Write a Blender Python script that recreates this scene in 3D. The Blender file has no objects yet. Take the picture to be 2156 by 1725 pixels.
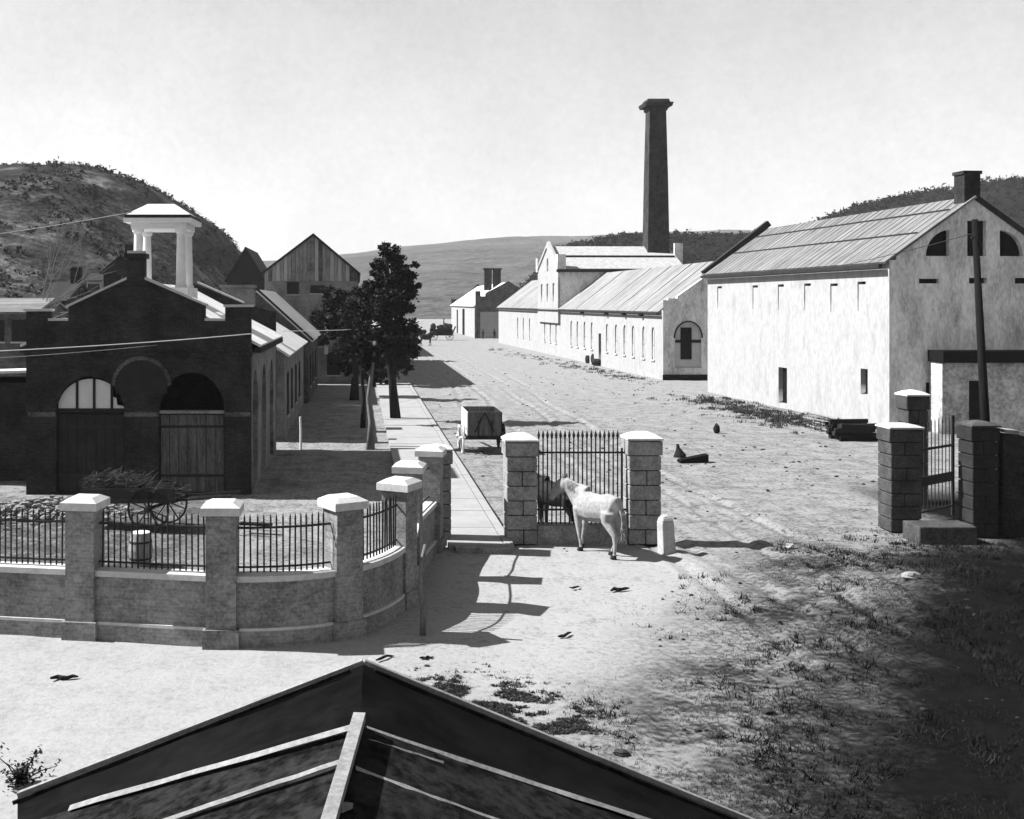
import bpy, bmesh, math, random
from mathutils import Vector, Matrix, noise
random.seed(7)
R = math.radians
sc = bpy.context.scene
# ------------------------------------------------------------------ camera, light, exposure
S, VX, VY, H = 2300.0, 755.0, 638.0, 7.0       # lens in px of a 2156 px wide frame, vanishing point, eye height
W0, H0 = 2156.0, 1725.0
cam = bpy.data.cameras.new('camera'); co = bpy.data.objects.new('camera', cam)
sc.collection.objects.link(co); sc.camera = co
co.location = (0, 0, H); co.rotation_euler = (R(90), 0, 0)
cam.sensor_fit = 'HORIZONTAL'; cam.sensor_width = 36; cam.lens = 36*S/W0
cam.shift_x = (W0/2-VX)/W0; cam.shift_y = -(H0/2-VY)/W0
cam.clip_start = .1; cam.clip_end = 9000
SUN_EL, SUN_SLOPE = 44.0, -.12                 # shadows run along (1, slope)
w = bpy.data.worlds.new('World'); sc.world = w; w.use_nodes = True
nt = w.node_tree; nt.nodes.clear()
out = nt.nodes.new('ShaderNodeOutputWorld'); bg = nt.nodes.new('ShaderNodeBackground')
sky = nt.nodes.new('ShaderNodeTexSky'); sky.sky_type = 'NISHITA'; sky.sun_disc = False
sky.sun_elevation = R(SUN_EL); sky.sun_rotation = math.atan2(-1, -SUN_SLOPE)
sky.dust_density = 0.0; sky.air_density = 1.0
# the old plate has no colour and answers mostly to blue light
sep = nt.nodes.new('ShaderNodeSeparateColor'); nt.links.new(sky.outputs[0], sep.inputs[0])
def wm(op, a, b):
    m = nt.nodes.new('ShaderNodeMath'); m.operation = op
    for s_, v in zip(m.inputs, (a, b)):
        if isinstance(v, (int, float)): s_.default_value = v
        else: nt.links.new(v, s_)
    return m.outputs[0]
tc = nt.nodes.new('ShaderNodeTexCoord'); wn = []
for sc_n, dt in ((7.0, 8), (130.0, 4)):
    n_ = nt.nodes.new('ShaderNodeTexNoise'); n_.inputs['Scale'].default_value = sc_n; n_.inputs['Detail'].default_value = dt; n_.inputs['Roughness'].default_value = .7
    nt.links.new(tc.outputs['Generated'], n_.inputs['Vector']); wn.append(n_.outputs[0])
thin = wm('ADD', wm('ADD', wm('MULTIPLY', wn[0], .34), wm('MULTIPLY', wn[1], .22)), .69)
grey = sep.outputs[2]
nt.links.new(wm('MULTIPLY', grey, thin), bg.inputs[0])
bg.inputs[1].default_value = .05
nt.links.new(bg.outputs[0], out.inputs[0])
sl = bpy.data.lights.new('sun', 'SUN'); sl.energy = 5.0; sl.angle = R(.5); sl.color = (1, 1, 1)
so = bpy.data.objects.new('sun', sl); sc.collection.objects.link(so)
_d = Vector((1, SUN_SLOPE, 0)).normalized()*math.cos(R(SUN_EL)); _d.z = -math.sin(R(SUN_EL))
so.rotation_euler = _d.to_track_quat('-Z', 'Y').to_euler(); so.location = (-60, 20, 80)
vs = sc.view_settings; vs.view_transform = 'Standard'; vs.look = 'None'; vs.gamma = 1; vs.exposure = 1.55
vs.use_curve_mapping = False
sc.cycles.max_bounces = 5; sc.cycles.diffuse_bounces = 3; sc.cycles.glossy_bounces = 2

# ------------------------------------------------------------------ measuring helpers
def PX(px, Y): return (px-VX)*Y/S
def PZ(py, Y): return H-(py-VY)*Y/S
def GY(py, z=0): return S*(H-z)/(py-VY)
def P(px, py, Y): return Vector((PX(px, Y), Y, PZ(py, Y)))
def G(px, py, z=0):
    Y = GY(py, z); return Vector((PX(px, Y), Y, z))

# ------------------------------------------------------------------ materials (all grey: the plate has no colour)
MATS = {}
def _mix(nt, f, a, b):
    m = nt.nodes.new('ShaderNodeMix'); m.data_type = 'FLOAT'
    for s, v in ((m.inputs[0], f), (m.inputs[2], a), (m.inputs[3], b)):
        if isinstance(v, (int, float)): s.default_value = v
        else: nt.links.new(v, s)
    return m.outputs[0]
def _math(nt, op, a, b=0.0, c=0.0, clamp=False):
    m = nt.nodes.new('ShaderNodeMath'); m.operation = op; m.use_clamp = clamp
    for s, v in zip(m.inputs, (a, b, c)):
        if isinstance(v, (int, float)): s.default_value = v
        else: nt.links.new(v, s)
    return m.outputs[0]
def _noise(nt, vec, scale, detail=4, rough=.6, stretch=None):
    n = nt.nodes.new('ShaderNodeTexNoise'); n.inputs['Scale'].default_value = scale
    n.inputs['Detail'].default_value = detail; n.inputs['Roughness'].default_value = rough
    if stretch:
        mp = nt.nodes.new('ShaderNodeMapping'); mp.inputs['Scale'].default_value = stretch
        nt.links.new(vec, mp.inputs[0]); vec = mp.outputs[0]
    nt.links.new(vec, n.inputs['Vector']); return n.outputs[0]
def _ramp(nt, v, lo, hi):
    m = nt.nodes.new('ShaderNodeMapRange'); m.interpolation_type = 'SMOOTHSTEP'
    nt.links.new(v, m.inputs[0]); m.inputs[1].default_value = lo; m.inputs[2].default_value = hi
    return m.outputs[0]
def base_mat(name, rough=.9, spec=.08):
    m = bpy.data.materials.new(name); m.use_nodes = True
    nt = m.node_tree; b = nt.nodes['Principled BSDF']; b.inputs['Roughness'].default_value = rough
    b.inputs['Specular IOR Level'].default_value = spec if rough < .88 else spec*.3
    g = nt.nodes.new('ShaderNodeNewGeometry')
    return m, nt, b, g.outputs['Position']
def _bump(nt, b, h, strength, dist=.02):
    bp = nt.nodes.new('ShaderNodeBump'); bp.inputs['Strength'].default_value = strength; bp.inputs['Distance'].default_value = dist
    nt.links.new(h, bp.inputs['Height']); nt.links.new(bp.outputs[0], b.inputs['Normal'])
def mat(name, v, var=.3, scale=2.5, fine=25, rough=.9, bump=.3, stain=0, stain_v=.3, stretch=None, dist=.02):
    """plain surface: coarse and fine mottling, optional blotchy stains"""
    if name in MATS: return MATS[name]
    m, nt, b, pos = base_mat(name, rough)
    n1 = _noise(nt, pos, scale, 5, .65, stretch); n2 = _noise(nt, pos, fine, 3, .6, stretch)
    n = _math(nt, 'ADD', _math(nt, 'MULTIPLY', n1, .55), _math(nt, 'MULTIPLY', n2, .45))
    f = _ramp(nt, n, .32, .68)
    col = _mix(nt, f, v*(1-var), v*(1+var))
    if stain:
        s = _ramp(nt, _noise(nt, pos, stain, 7, .75, stretch), .50, .68)
        col = _mix(nt, s, col, _math(nt, 'MULTIPLY', col, stain_v))
    nt.links.new(col, b.inputs['Base Color'])
    if bump: _bump(nt, b, n2, bump, dist)
    MATS[name] = m; return m
def brick_mat(name, v, mortar, var=.5, size=.22, lo=.4, hi=1.7):
    m, nt, b, pos = base_mat(name, .92)
    sp = nt.nodes.new('ShaderNodeSeparateXYZ'); nt.links.new(pos, sp.inputs[0])
    u = _math(nt, 'ADD', sp.outputs[0], sp.outputs[1])
    cb = nt.nodes.new('ShaderNodeCombineXYZ'); nt.links.new(u, cb.inputs[0]); nt.links.new(sp.outputs[2], cb.inputs[1])
    br = nt.nodes.new('ShaderNodeTexBrick'); nt.links.new(cb.outputs[0], br.inputs['Vector'])
    br.inputs['Scale'].default_value = 1; br.inputs['Brick Width'].default_value = size; br.inputs['Row Height'].default_value = .075
    br.inputs['Mortar Size'].default_value = .008; br.inputs['Mortar Smooth'].default_value = .3
    for i, x in enumerate((v*(1-var), v*(1+var), mortar)): br.inputs[i+1].default_value = (x, x, x, 1)
    n1 = _noise(nt, pos, .9, 8, .78); n2 = _noise(nt, pos, 14, 4, .7)
    f = _mix(nt, _ramp(nt, _math(nt, 'ADD', _math(nt, 'MULTIPLY', n1, .6), _math(nt, 'MULTIPLY', n2, .4)), .36, .64), lo, hi)
    bwn = nt.nodes.new('ShaderNodeRGBToBW'); nt.links.new(br.outputs[0], bwn.inputs[0])
    nt.links.new(_math(nt, 'MULTIPLY', bwn.outputs[0], f), b.inputs['Base Color'])
    _bump(nt, b, br.outputs['Fac'], -.3, .008)
    MATS[name] = m; return m

# ------------------------------------------------------------------ mesh helpers
class MB:
    def __init__(s): s.v = []; s.f = []
    def add(s, vs, fs):
        o = len(s.v); s.v += [tuple(x) for x in vs]; s.f += [tuple(i+o for i in f) for f in fs]; return s
    def box(s, x0, x1, y0, y1, z0, z1, tx=0, ty=0):
        return s.add([(x0, y0, z0), (x1, y0, z0), (x1, y1, z0), (x0, y1, z0), (x0+tx, y0+ty, z1), (x1-tx, y0+ty, z1), (x1-tx, y1-ty, z1), (x0+tx, y1-ty, z1)],
                     [(3, 2, 1, 0), (4, 5, 6, 7), (0, 1, 5, 4), (1, 2, 6, 5), (2, 3, 7, 6), (3, 0, 4, 7)])
    def slab(s, a, b, c, d, t):
        a, b, c, d = map(Vector, (a, b, c, d)); n = (b-a).cross(d-a).normalized()
        if n.z < 0: n = -n
        n = n*t
        return s.add([a, b, c, d, a-n, b-n, c-n, d-n], [(0, 1, 2, 3), (7, 6, 5, 4), (0, 4, 5, 1), (1, 5, 6, 2), (2, 6, 7, 3), (3, 7, 4, 0)])
    def bar(s, a, b, wd, ht, up=(0, 0, 1)):
        a, b = Vector(a), Vector(b); d = (b-a).normalized(); up = Vector(up)
        r = d.cross(up)
        if r.length < 1e-4: r = d.cross(Vector((0, 1, 0)))
        r = r.normalized(); u = r.cross(d).normalized(); r = r*wd/2; u = u*ht/2
        vs = [a-r-u, a+r-u, a+r+u, a-r+u, b-r-u, b+r-u, b+r+u, b-r+u]
        return s.add(vs, [(0, 1, 2, 3), (7, 6, 5, 4), (0, 4, 5, 1), (1, 5, 6, 2), (2, 6, 7, 3), (3, 7, 4, 0)])
    def tube(s, pts, rs, n=8, cap=True):
        pts = [Vector(p) for p in pts]
        if isinstance(rs, (int, float)): rs = [rs]*len(pts)
        rings = []; o = len(s.v); ref = None
        for i, p in enumerate(pts):
            t = (pts[min(i+1, len(pts)-1)]-pts[max(i-1, 0)]).normalized()
            if ref is None:
                ref = Vector((0, 1, 0)) if abs(t.y) < .8 else Vector((1, 0, 0))
            a = t.cross(ref).normalized(); bb = t.cross(a).normalized(); ref = -bb if False else ref
            r = rs[i]; ra, rb = (r if isinstance(r, tuple) else (r, r))
            for k in range(n):
                q = 2*math.pi*k/n; s.v.append(tuple(p+a*(ra*math.cos(q))+bb*(rb*math.sin(q))))
        for i in range(len(pts)-1):
            for k in range(n):
                a0 = o+i*n+k; a1 = o+i*n+(k+1) % n; s.f.append((a0, a1, a1+n, a0+n))
        if cap:
            s.f.append(tuple(o+k for k in reversed(range(n)))); s.f.append(tuple(o+(len(pts)-1)*n+k for k in range(n)))
        return s
    def lathe(s, c, prof, n=12):
        return s.tube([(c[0], c[1], c[2]+z) for r, z in prof], [r for r, z in prof], n)
    def prism(s, poly, y0, y1):
        """polygon in X,Z pushed along Y"""
        n = len(poly)
        return s.add([(x, y0, z) for x, z in poly]+[(x, y1, z) for x, z in poly],
                     [tuple(range(n)), tuple(reversed(range(n, 2*n)))]+[(i, i+n, (i+1) % n+n, (i+1) % n) for i in range(n)])
    def blob(s, c, r, jit=.25, seg=6, rings=4, rnd=random):
        o = len(s.v); c = Vector(c); r = r if hasattr(r, '__len__') else (r, r, r)
        s.v.append(tuple(c+Vector((0, 0, r[2]))))
        for i in range(1, rings):
            th = math.pi*i/rings
            for k in range(seg):
                q = 2*math.pi*(k+.5*(i % 2))/seg; j = 1+rnd.uniform(-jit, jit)
                s.v.append((c.x+r[0]*j*math.sin(th)*math.cos(q), c.y+r[1]*j*math.sin(th)*math.sin(q), c.z+r[2]*j*math.cos(th)))
        s.v.append(tuple(c-Vector((0, 0, r[2])))); e = len(s.v)-1
        for k in range(seg):
            s.f.append((o, o+1+k, o+1+(k+1) % seg)); b = o+1+(rings-2)*seg; s.f.append((e, b+(k+1) % seg, b+k))
        for i in range(rings-2):
            for k in range(seg):
                a = o+1+i*seg+k; b = o+1+i*seg+(k+1) % seg; s.f.append((a, a+seg, b+seg, b))
        return s
    def mesh(s, name, smooth=False):
        me = bpy.data.meshes.new(name); me.from_pydata(s.v, [], s.f); me.update()
        if smooth:
            for p in me.polygons: p.use_smooth = True
        return me
ROOT = {}
def link(o): sc.collection.objects.link(o); return o
def thing(name, label, cat, loc=(0, 0, 0), rz=0, group=None):
    o = link(bpy.data.objects.new(name, None)); o.location = loc; o.rotation_euler = (0, 0, rz); o.empty_display_size = .2
    o['label'] = label; o['category'] = cat
    if group: o['group'] = group
    ROOT[o] = (Matrix.Translation(Vector(loc)) @ Matrix.Rotation(rz, 4, 'Z')).inverted()
    return o
def obj(name, mb, material, parent=None, world=True, smooth=False, loc=None):
    """one mesh object; world=True means its points are written in scene metres even below a moved Empty"""
    me = mb if isinstance(mb, bpy.types.Mesh) else mb.mesh(name, smooth)
    if not me.materials: me.materials.append(MATS[material] if isinstance(material, str) else material)
    o = link(bpy.data.objects.new(name, me))
    if parent:
        o.parent = parent
        if world and parent in ROOT: o.matrix_parent_inverse = ROOT[parent]
    if loc is not None: o.location = loc
    return o
def tag(o, label, cat, group=None):
    o['label'] = label; o['category'] = cat
    if group: o['group'] = group
    return o
def kind(o, k, label=None, cat=None):
    o['kind'] = k
    if label: o['label'] = label
    if cat: o['category'] = cat
    return o
def wall_mesh(name, outer, holes, thick, org, d, n):
    """flat wall with real openings: outline and holes in (u, z), u runs along d from org, thickness along n"""
    cu = bpy.data.curves.new('tmp', 'CURVE'); cu.dimensions = '2D'; cu.fill_mode = 'BOTH'; cu.extrude = thick/2
    for loop in [outer]+list(holes):
        sp = cu.splines.new('POLY'); sp.points.add(len(loop)-1); sp.use_cyclic_u = True
        for p, (u, z) in zip(sp.points, loop): p.co = (u, z, 0, 1)
    t = bpy.data.objects.new('tmp', cu); me = bpy.data.meshes.new_from_object(t); me.name = name
    org, d, n = Vector(org), Vector(d).normalized(), Vector(n).normalized()
    for v in me.vertices:
        u, z, c = v.co; v.co = org+d*u+n*(c+thick/2)+Vector((0, 0, z))
    me.materials.clear(); me.update(); bpy.data.objects.remove(t); bpy.data.curves.remove(cu)
    return me
def arch(u0, u1, z0, zs, rise=None, n=12):
    """opening with an arched head: springs at zs"""
    c = (u0+u1)/2; r = (u1-u0)/2; rise = r if rise is None else rise
    pts = [(u0, z0), (u1, z0)]
    for k in range(n+1):
        q = math.pi*k/n; pts.append((c+r*math.cos(q), zs+rise*math.sin(q)))
    return pts
def rect(u0, u1, z0, z1): return [(u0, z0), (u1, z0), (u1, z1), (u0, z1)]
def remesh(mb, voxel, smooth_it=4):
    """fuse overlapping lofts into one continuous skin"""
    me = mb.mesh('tmp'); bm = bmesh.new(); bm.from_mesh(me); bmesh.ops.recalc_face_normals(bm, faces=bm.faces); bm.to_mesh(me); bm.free()
    o = link(bpy.data.objects.new('tmp', me))
    m = o.modifiers.new('r', 'REMESH'); m.mode = 'VOXEL'; m.voxel_size = voxel
    m2 = o.modifiers.new('s', 'SMOOTH'); m2.iterations = smooth_it; m2.factor = .5
    dg = bpy.context.evaluated_depsgraph_get(); r = bpy.data.meshes.new_from_object(o.evaluated_get(dg))
    bpy.data.objects.remove(o); bpy.data.meshes.remove(me)
    for p in r.polygons: p.use_smooth = True
    return r

# ------------------------------------------------------------------ the palette
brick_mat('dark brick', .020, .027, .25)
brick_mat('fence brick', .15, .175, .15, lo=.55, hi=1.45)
brick_mat('shop brick', .06, .08, .25)
brick_mat('stack brick', .028, .034, .2)
mat('coping stone', .354, .2, 3, 30)
mat('gate stone', .177, .45, 2.2, 16, bump=.5)
mat('darkened stone', .045, .45, 2.2, 16, bump=.5)  # copy of the gate stone with frame-edge darkening put into its colour
mat('pale stone', .283, .25, 2, 20)
mat('iron', .02, .3, 5, 40, rough=.6)
mat('whitewash', .255, .20, .6, 5, bump=.3, stain=.6, stain_v=.68, stretch=(1.3, 1.3, .45))
mat('lightened whitewash', .46, .36, .8, 6, bump=.4, stain=.6, stain_v=.6, stretch=(1.3, 1.3, .5))  # whitewash made paler for walls turned from the sun; brightness in the colour
mat('grimy plaster', .30, .5, .8, 6, bump=.4, stain=.5, stain_v=.4)
mat('plaster grey', .15, .4, 1.0, 9, bump=.4, stain=.6, stain_v=.5)
mat('roof metal', .125, .65, .8, 6, rough=.7, stain=.4, stain_v=.45, stretch=(.25, 3.5, .25))
mat('roof metal pale', .165, .38, .5, 4, rough=.75, stain=.3, stain_v=.6, stretch=(.3, 2.2, .3))
mat('pale tin', .496, .2, 1.0, 10, rough=.6)
mat('door wood', .075, .6, 2, 14, stretch=(4, 4, .5))
mat('slate', .018, .4, 2, 15, rough=.7)
mat('black', .006, .2, 3, 20)
mat('dark wood', .018, .4, 3, 22, stretch=(3, 3, .4))
mat('grey wood', .17, .45, 3, 18, stretch=(4, 4, .5))
mat('pale wood', .26, .2, 3, 20, stretch=(4, 4, .6))
mat('white paint', .472, .10, 2, 20)
mat('canvas', .0035, .6, .9, 5, rough=.95, bump=.25, dist=.03)
mat('shingle', .010, .8, 3, 12, rough=.95, bump=.5)
mat('pole wood', .008, .4, 4, 25, stretch=(3, 3, .4))
mat('batten', .17, .3, 3, 25)
mat('glass pale', .354, .15, 2, 9, rough=.35, bump=0)
mat('glass dark', .012, .2, 2, 9, rough=.15, bump=0)
mat('leaf', .010, .6, 2, 9, rough=.8, bump=0)
mat('leaf mid', .035, .6, 2, 9, rough=.8, bump=0)
mat('bark', .014, .4, 4, 25, stretch=(3, 3, .6))
mat('bark pale', .10, .4, 4, 25, stretch=(3, 3, .6))
mat('weed', .013, .7, 1, 9, bump=0)
mat('clod', .03, .5, 2, 12)
mat('white horse', .22, .28, 3, 14, rough=.8, bump=.3)
mat('dark horse', .015, .3, 4, 20, rough=.7, bump=.1)
mat('cloth', .02, .3, 5, 30)
mat('skin', .12, .1, 5, 30)
mat('brush', .05, .9, 2, 8, bump=0)
mat('walk', .224, .12, 1.2, 14, bump=.2, stain=.5, stain_v=.85)

# ------------------------------------------------------------------ ground
def ground_mat():
    m, nt, b, pos = base_mat('ground', .95)
    sp = nt.nodes.new('ShaderNodeSeparateXYZ'); nt.links.new(pos, sp.inputs[0]); x, y = sp.outputs[0], sp.outputs[1]
    n1 = _noise(nt, pos, .22, 9, .75); n2 = _noise(nt, pos, 1.1, 9, .8); n3 = _noise(nt, pos, 7, 6, .8)
    mott = _math(nt, 'ADD', _math(nt, 'MULTIPLY', n2, .45), _math(nt, 'MULTIPLY', n3, .55))
    earth = _mix(nt, _ramp(nt, mott, .40, .55), .06, .20)
    earth = _mix(nt, _ramp(nt, n1, .50, .66), earth, _math(nt, 'MULTIPLY', earth, .72))
    # wheel tracks: streaks that run along the road
    tr = _noise(nt, pos, 1.0, 4, .6, (2.6, .10, 1)); earth = _mix(nt, _math(nt, 'MULTIPLY', _ramp(nt, tr, .52, .66), .35), earth, _math(nt, 'MULTIPLY', earth, .55))
    # packed pale road in front of the fence
    road = _mix(nt, _ramp(nt, mott, .36, .56), .18, .245)
    e = _math(nt, 'ADD', x, _math(nt, 'MULTIPLY', _math(nt, 'SUBTRACT', n2, .5), 5))
    froad = _math(nt, 'MULTIPLY', _ramp(nt, _math(nt, 'SUBTRACT', 3.2, e), 0, 3.5), _ramp(nt, _math(nt, 'SUBTRACT', 26.5, y), 0, 2))
    col = _mix(nt, froad, earth, road)
    # trodden bare earth around the gate
    dx_, dy_ = _math(nt, 'MULTIPLY', _math(nt, 'SUBTRACT', x, 5.5), .24), _math(nt, 'MULTIPLY', _math(nt, 'SUBTRACT', y, 25), .105)
    rr_ = _math(nt, 'ADD', _math(nt, 'ADD', _math(nt, 'MULTIPLY', dx_, dx_), _math(nt, 'MULTIPLY', dy_, dy_)), _math(nt, 'MULTIPLY', _math(nt, 'SUBTRACT', n2, .5), 1.6))
    bare = _mix(nt, _ramp(nt, mott, .36, .52), .13, .235)
    col = _mix(nt, _ramp(nt, _math(nt, 'SUBTRACT', 1.5, rr_), 0, .9), col, bare)
    # far street grows paler with distance
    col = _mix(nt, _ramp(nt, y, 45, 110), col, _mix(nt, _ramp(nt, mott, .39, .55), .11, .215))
    # weedy ground right of the gate road; beyond it frame-edge darkness is painted in
    k = _math(nt, 'SUBTRACT', x, _math(nt, 'MULTIPLY', _math(nt, 'SUBTRACT', y, 15), .62))
    k = _math(nt, 'ADD', k, _math(nt, 'MULTIPLY', _math(nt, 'SUBTRACT', n2, .5), 7))
    patch = _ramp(nt, n1, .44, .58)
    near = _ramp(nt, _math(nt, 'SUBTRACT', 33, y), 0, 3)
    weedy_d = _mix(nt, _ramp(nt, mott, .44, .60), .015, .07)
    weedy = _mix(nt, patch, _mix(nt, _ramp(nt, mott, .42, .56), .035, .17), _mix(nt, _ramp(nt, mott, .44, .60), .010, .075))
    col = _mix(nt, _math(nt, 'MULTIPLY', _ramp(nt, k, -.3, 3.2), near), col, weedy)
    edge_dark = _mix(nt, _ramp(nt, mott, .4, .65), .002, .007)
    col = _mix(nt, _math(nt, 'MULTIPLY', _ramp(nt, k, 4.4, 7.6), near), col, edge_dark)
    edge = _math(nt, 'ADD', x, _math(nt, 'MULTIPLY', _math(nt, 'SUBTRACT', n2, .5), 3))
    col = _mix(nt, _math(nt, 'MULTIPLY', _ramp(nt, edge, 17.8, 19.4), _ramp(nt, _math(nt, 'SUBTRACT', 44, y), 0, 6)), col, edge_dark)  # same painted darkness along the far right ground
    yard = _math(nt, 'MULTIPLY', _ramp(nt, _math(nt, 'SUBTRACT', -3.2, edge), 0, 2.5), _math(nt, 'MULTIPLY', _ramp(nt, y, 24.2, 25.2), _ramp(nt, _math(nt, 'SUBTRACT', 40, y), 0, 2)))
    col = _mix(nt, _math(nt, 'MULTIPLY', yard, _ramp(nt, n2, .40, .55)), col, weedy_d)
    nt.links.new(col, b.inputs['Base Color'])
    _bump(nt, b, _math(nt, 'ADD', n3, n2), .5, .06)
    MATS['ground'] = m
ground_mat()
def hgt(x, y):
    if y > 140 or y < 5 or abs(x) > 70: return 0
    h = .05*noise.noise(Vector((x*.35, y*.35, 3)))+.03*noise.noise(Vector((x*1.3, y*1.3, 8)))
    bank = math.exp(-((x-14.5)/3.6)**2-((y-26.5)/3.2)**2)*.45
    if y > 20 and x > 4.5:
        for c_ in (8.2, 9.75, 12.0, 13.5):
            u_ = x-c_-.9*math.sin(y*.045+c_*.2)-.25*math.sin(y*.21+c_)
            if abs(u_) < .5: h -= .09*math.exp(-(u_/.17)**2)-.05*math.exp(-((abs(u_)-.33)/.12)**2)
    return h*.7+bank*(1+.3*noise.noise(Vector((x, y, 1))))-.02
def lines(a, b, fine0, fine1, step, far):
    out = []; x = fine0
    while x <= fine1: out.append(x); x += step
    s = step
    while x < b: out.append(min(x, b)); s *= 1.35; x += s
    out.append(b); x = fine0; s = step; pre = []
    while True:
        s *= 1.35; x -= s
        if x <= a: pre.append(a); break
        pre.append(x)
    return sorted(set(pre+out))
gx = lines(-6000, 6000, -14, 27, .16, 0); gy = lines(-300, 8000, 9, 75, .3, 0)
g = MB(); nx = len(gx)
for y in gy:
    for x in gx: g.v.append((x, y, hgt(x, y)))
for j in range(len(gy)-1):
    for i in range(nx-1): g.f.append((j*nx+i, j*nx+i+1, (j+1)*nx+i+1, (j+1)*nx+i))
kind(obj('ground', g, 'ground', smooth=True), 'structure')

# stone footway through the small gate and along the yard: big slabs with a kerb on the street side
fw = link(bpy.data.objects.new('footway', None)); fw['kind'] = 'structure'; ROOT[fw] = Matrix.Identity(4)
y = 30.95; rnd = random.Random(3)
while y < 130:
    L = rnd.uniform(2.2, 3.0)
    x0 = 2.55 if y < 32.6 else 1.5
    obj('slab', MB().box(x0, 4.12, y, y+L-.03, -.1, .15+rnd.uniform(-.008, .008)), 'walk', fw)
    obj('kerb_stone', MB().box(4.15, 4.4, y, y+L-.02, -.1, .165+rnd.uniform(-.006, .006)), 'walk', fw)
    y += L
obj('threshold', MB().box(2.72, 4.25, 30.6, 30.93, -.1, .13), 'gate stone', fw)

# ------------------------------------------------------------------ hills
def ridge(name, prof, Y, depth, material, amp, fs, back=1.0, seed=1, n=160, m=26):
    """terrain: crest profile read at distance Y, slopes rising towards it"""
    xs = [(px-VX)*Y/S for px, py in prof]; zs = [H+(VY-py)*Y/S for px, py in prof]
    g = MB()
    for j in range(m):
        t = j/(m-1)*1.6; y = Y-depth+depth*t
        k = math.sin(min(t, 1)*math.pi/2)**1.3 if t <= 1 else math.cos((t-1)*math.pi/1.2)
        for i in range(n):
            x = xs[0]+(xs[-1]-xs[0])*i/(n-1)
            q = 0
            while q < len(xs)-2 and xs[q+1] < x: q += 1
            u = (x-xs[q])/(xs[q+1]-xs[q]); u = max(0, min(1, u)); z = zs[q]+(zs[q+1]-zs[q])*u
            z = (z-0)*k+amp*noise.fractal(Vector((x*fs, y*fs, seed)), 1, 2, 4)*min(1, t*2)*min(1, (z+3)/10)
            g.v.append((x*(y/Y)**.0, y, z-1.5 if t < .02 else z))
    for j in range(m-1):
        for i in range(n-1): g.f.append((j*n+i, j*n+i+1, (j+1)*n+i+1, (j+1)*n+i))
    o = obj(name, g, material, smooth=True); kind(o, 'structure')
    return g, n, m
mat('hill left', .021, .95, .12, .8, bump=.8, stain=.06, stain_v=3.2, dist=.8)
mat('hill far', .055, .7, .02, .15, bump=.6, stain=.01, stain_v=.5, dist=4)
mat('hill dark', .007, .4, .03, .3, bump=.6, dist=1)
left_prof = [(-900, 640), (-500, 480), (-200, 398), (0, 370), (90, 362), (190, 360), (250, 369), (300, 382), (345, 405), (385, 434), (430, 462), (470, 492), (500, 532), (540, 585), (600, 640)]
HL = ridge('hill_slope', left_prof, 270, 150, 'hill left', 2.0, .05)
right_prof = [(1080, 640), (1150, 560), (1180, 522), (1240, 511), (1290, 500), (1350, 496), (1420, 502), (1500, 501), (1600, 498), (1680, 488), (1750, 457), (1800, 436), (1850, 424), (1940, 408), (2030, 398), (2090, 380), (2160, 377), (2400, 360), (2900, 400), (3600, 560)]
HR = ridge('wooded_hill', right_prof, 420, 120, 'hill dark', 1.2, .05, seed=4)
far_prof = [(-400, 590), (400, 580), (700, 548), (870, 527), (960, 519), (1060, 511), (1150, 507), (1300, 500), (1500, 505), (1900, 520), (2600, 560)]
HF = ridge('distant_hill', far_prof, 2000, 1550, 'hill far', 8, .004, seed=9)
def cover(name, HG, material, count, r0, r1, lo, hi, label, seed, leafy=False, woods=False):
    g, n, m = HG; rnd = random.Random(seed); mb = MB()
    for _ in range(count):
        j = rnd.randint(int(m*lo), int(m*hi)-1); i = rnd.randint(1, n-3); u, v = rnd.random(), rnd.random()
        c4 = [Vector(g.v[(j+b)*n+i+a]) for a, b in ((0, 0), (1, 0), (0, 1), (1, 1))]
        x, y, z = c4[0].lerp(c4[1], u).lerp(c4[2].lerp(c4[3], u), v)
        if noise.noise(Vector((x*.06, y*.06, seed))) < -.1 and not woods: continue
        if z < 3 and not leafy: continue
        r = rnd.uniform(r0, r1)
        for _t in range(9):
            q = Vector((x, y, z))+Vector((rnd.gauss(0, .55), rnd.gauss(0, .55), abs(rnd.gauss(.3, .5))))*r; o = len(mb.v)
            for _k in range(3): mb.v.append(tuple(q+Vector((rnd.uniform(-1, 1), rnd.uniform(-1, 1), rnd.uniform(-1, 1)))*r*.75))
            mb.f.append((o, o+1, o+2))
    kind(obj(name, mb, material), 'stuff', label, 'trees')
cover('scattered_scrub', HL, 'hill dark', 7000, .12, .75, .1, .66, 'dark scrub and bushes dotted over the left hillside', 3)
cover('hill_woods', HR, 'hill dark', 9000, .5, 1.4, .25, .8, 'dark woods covering the right hillside', 5, woods=True)

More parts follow.
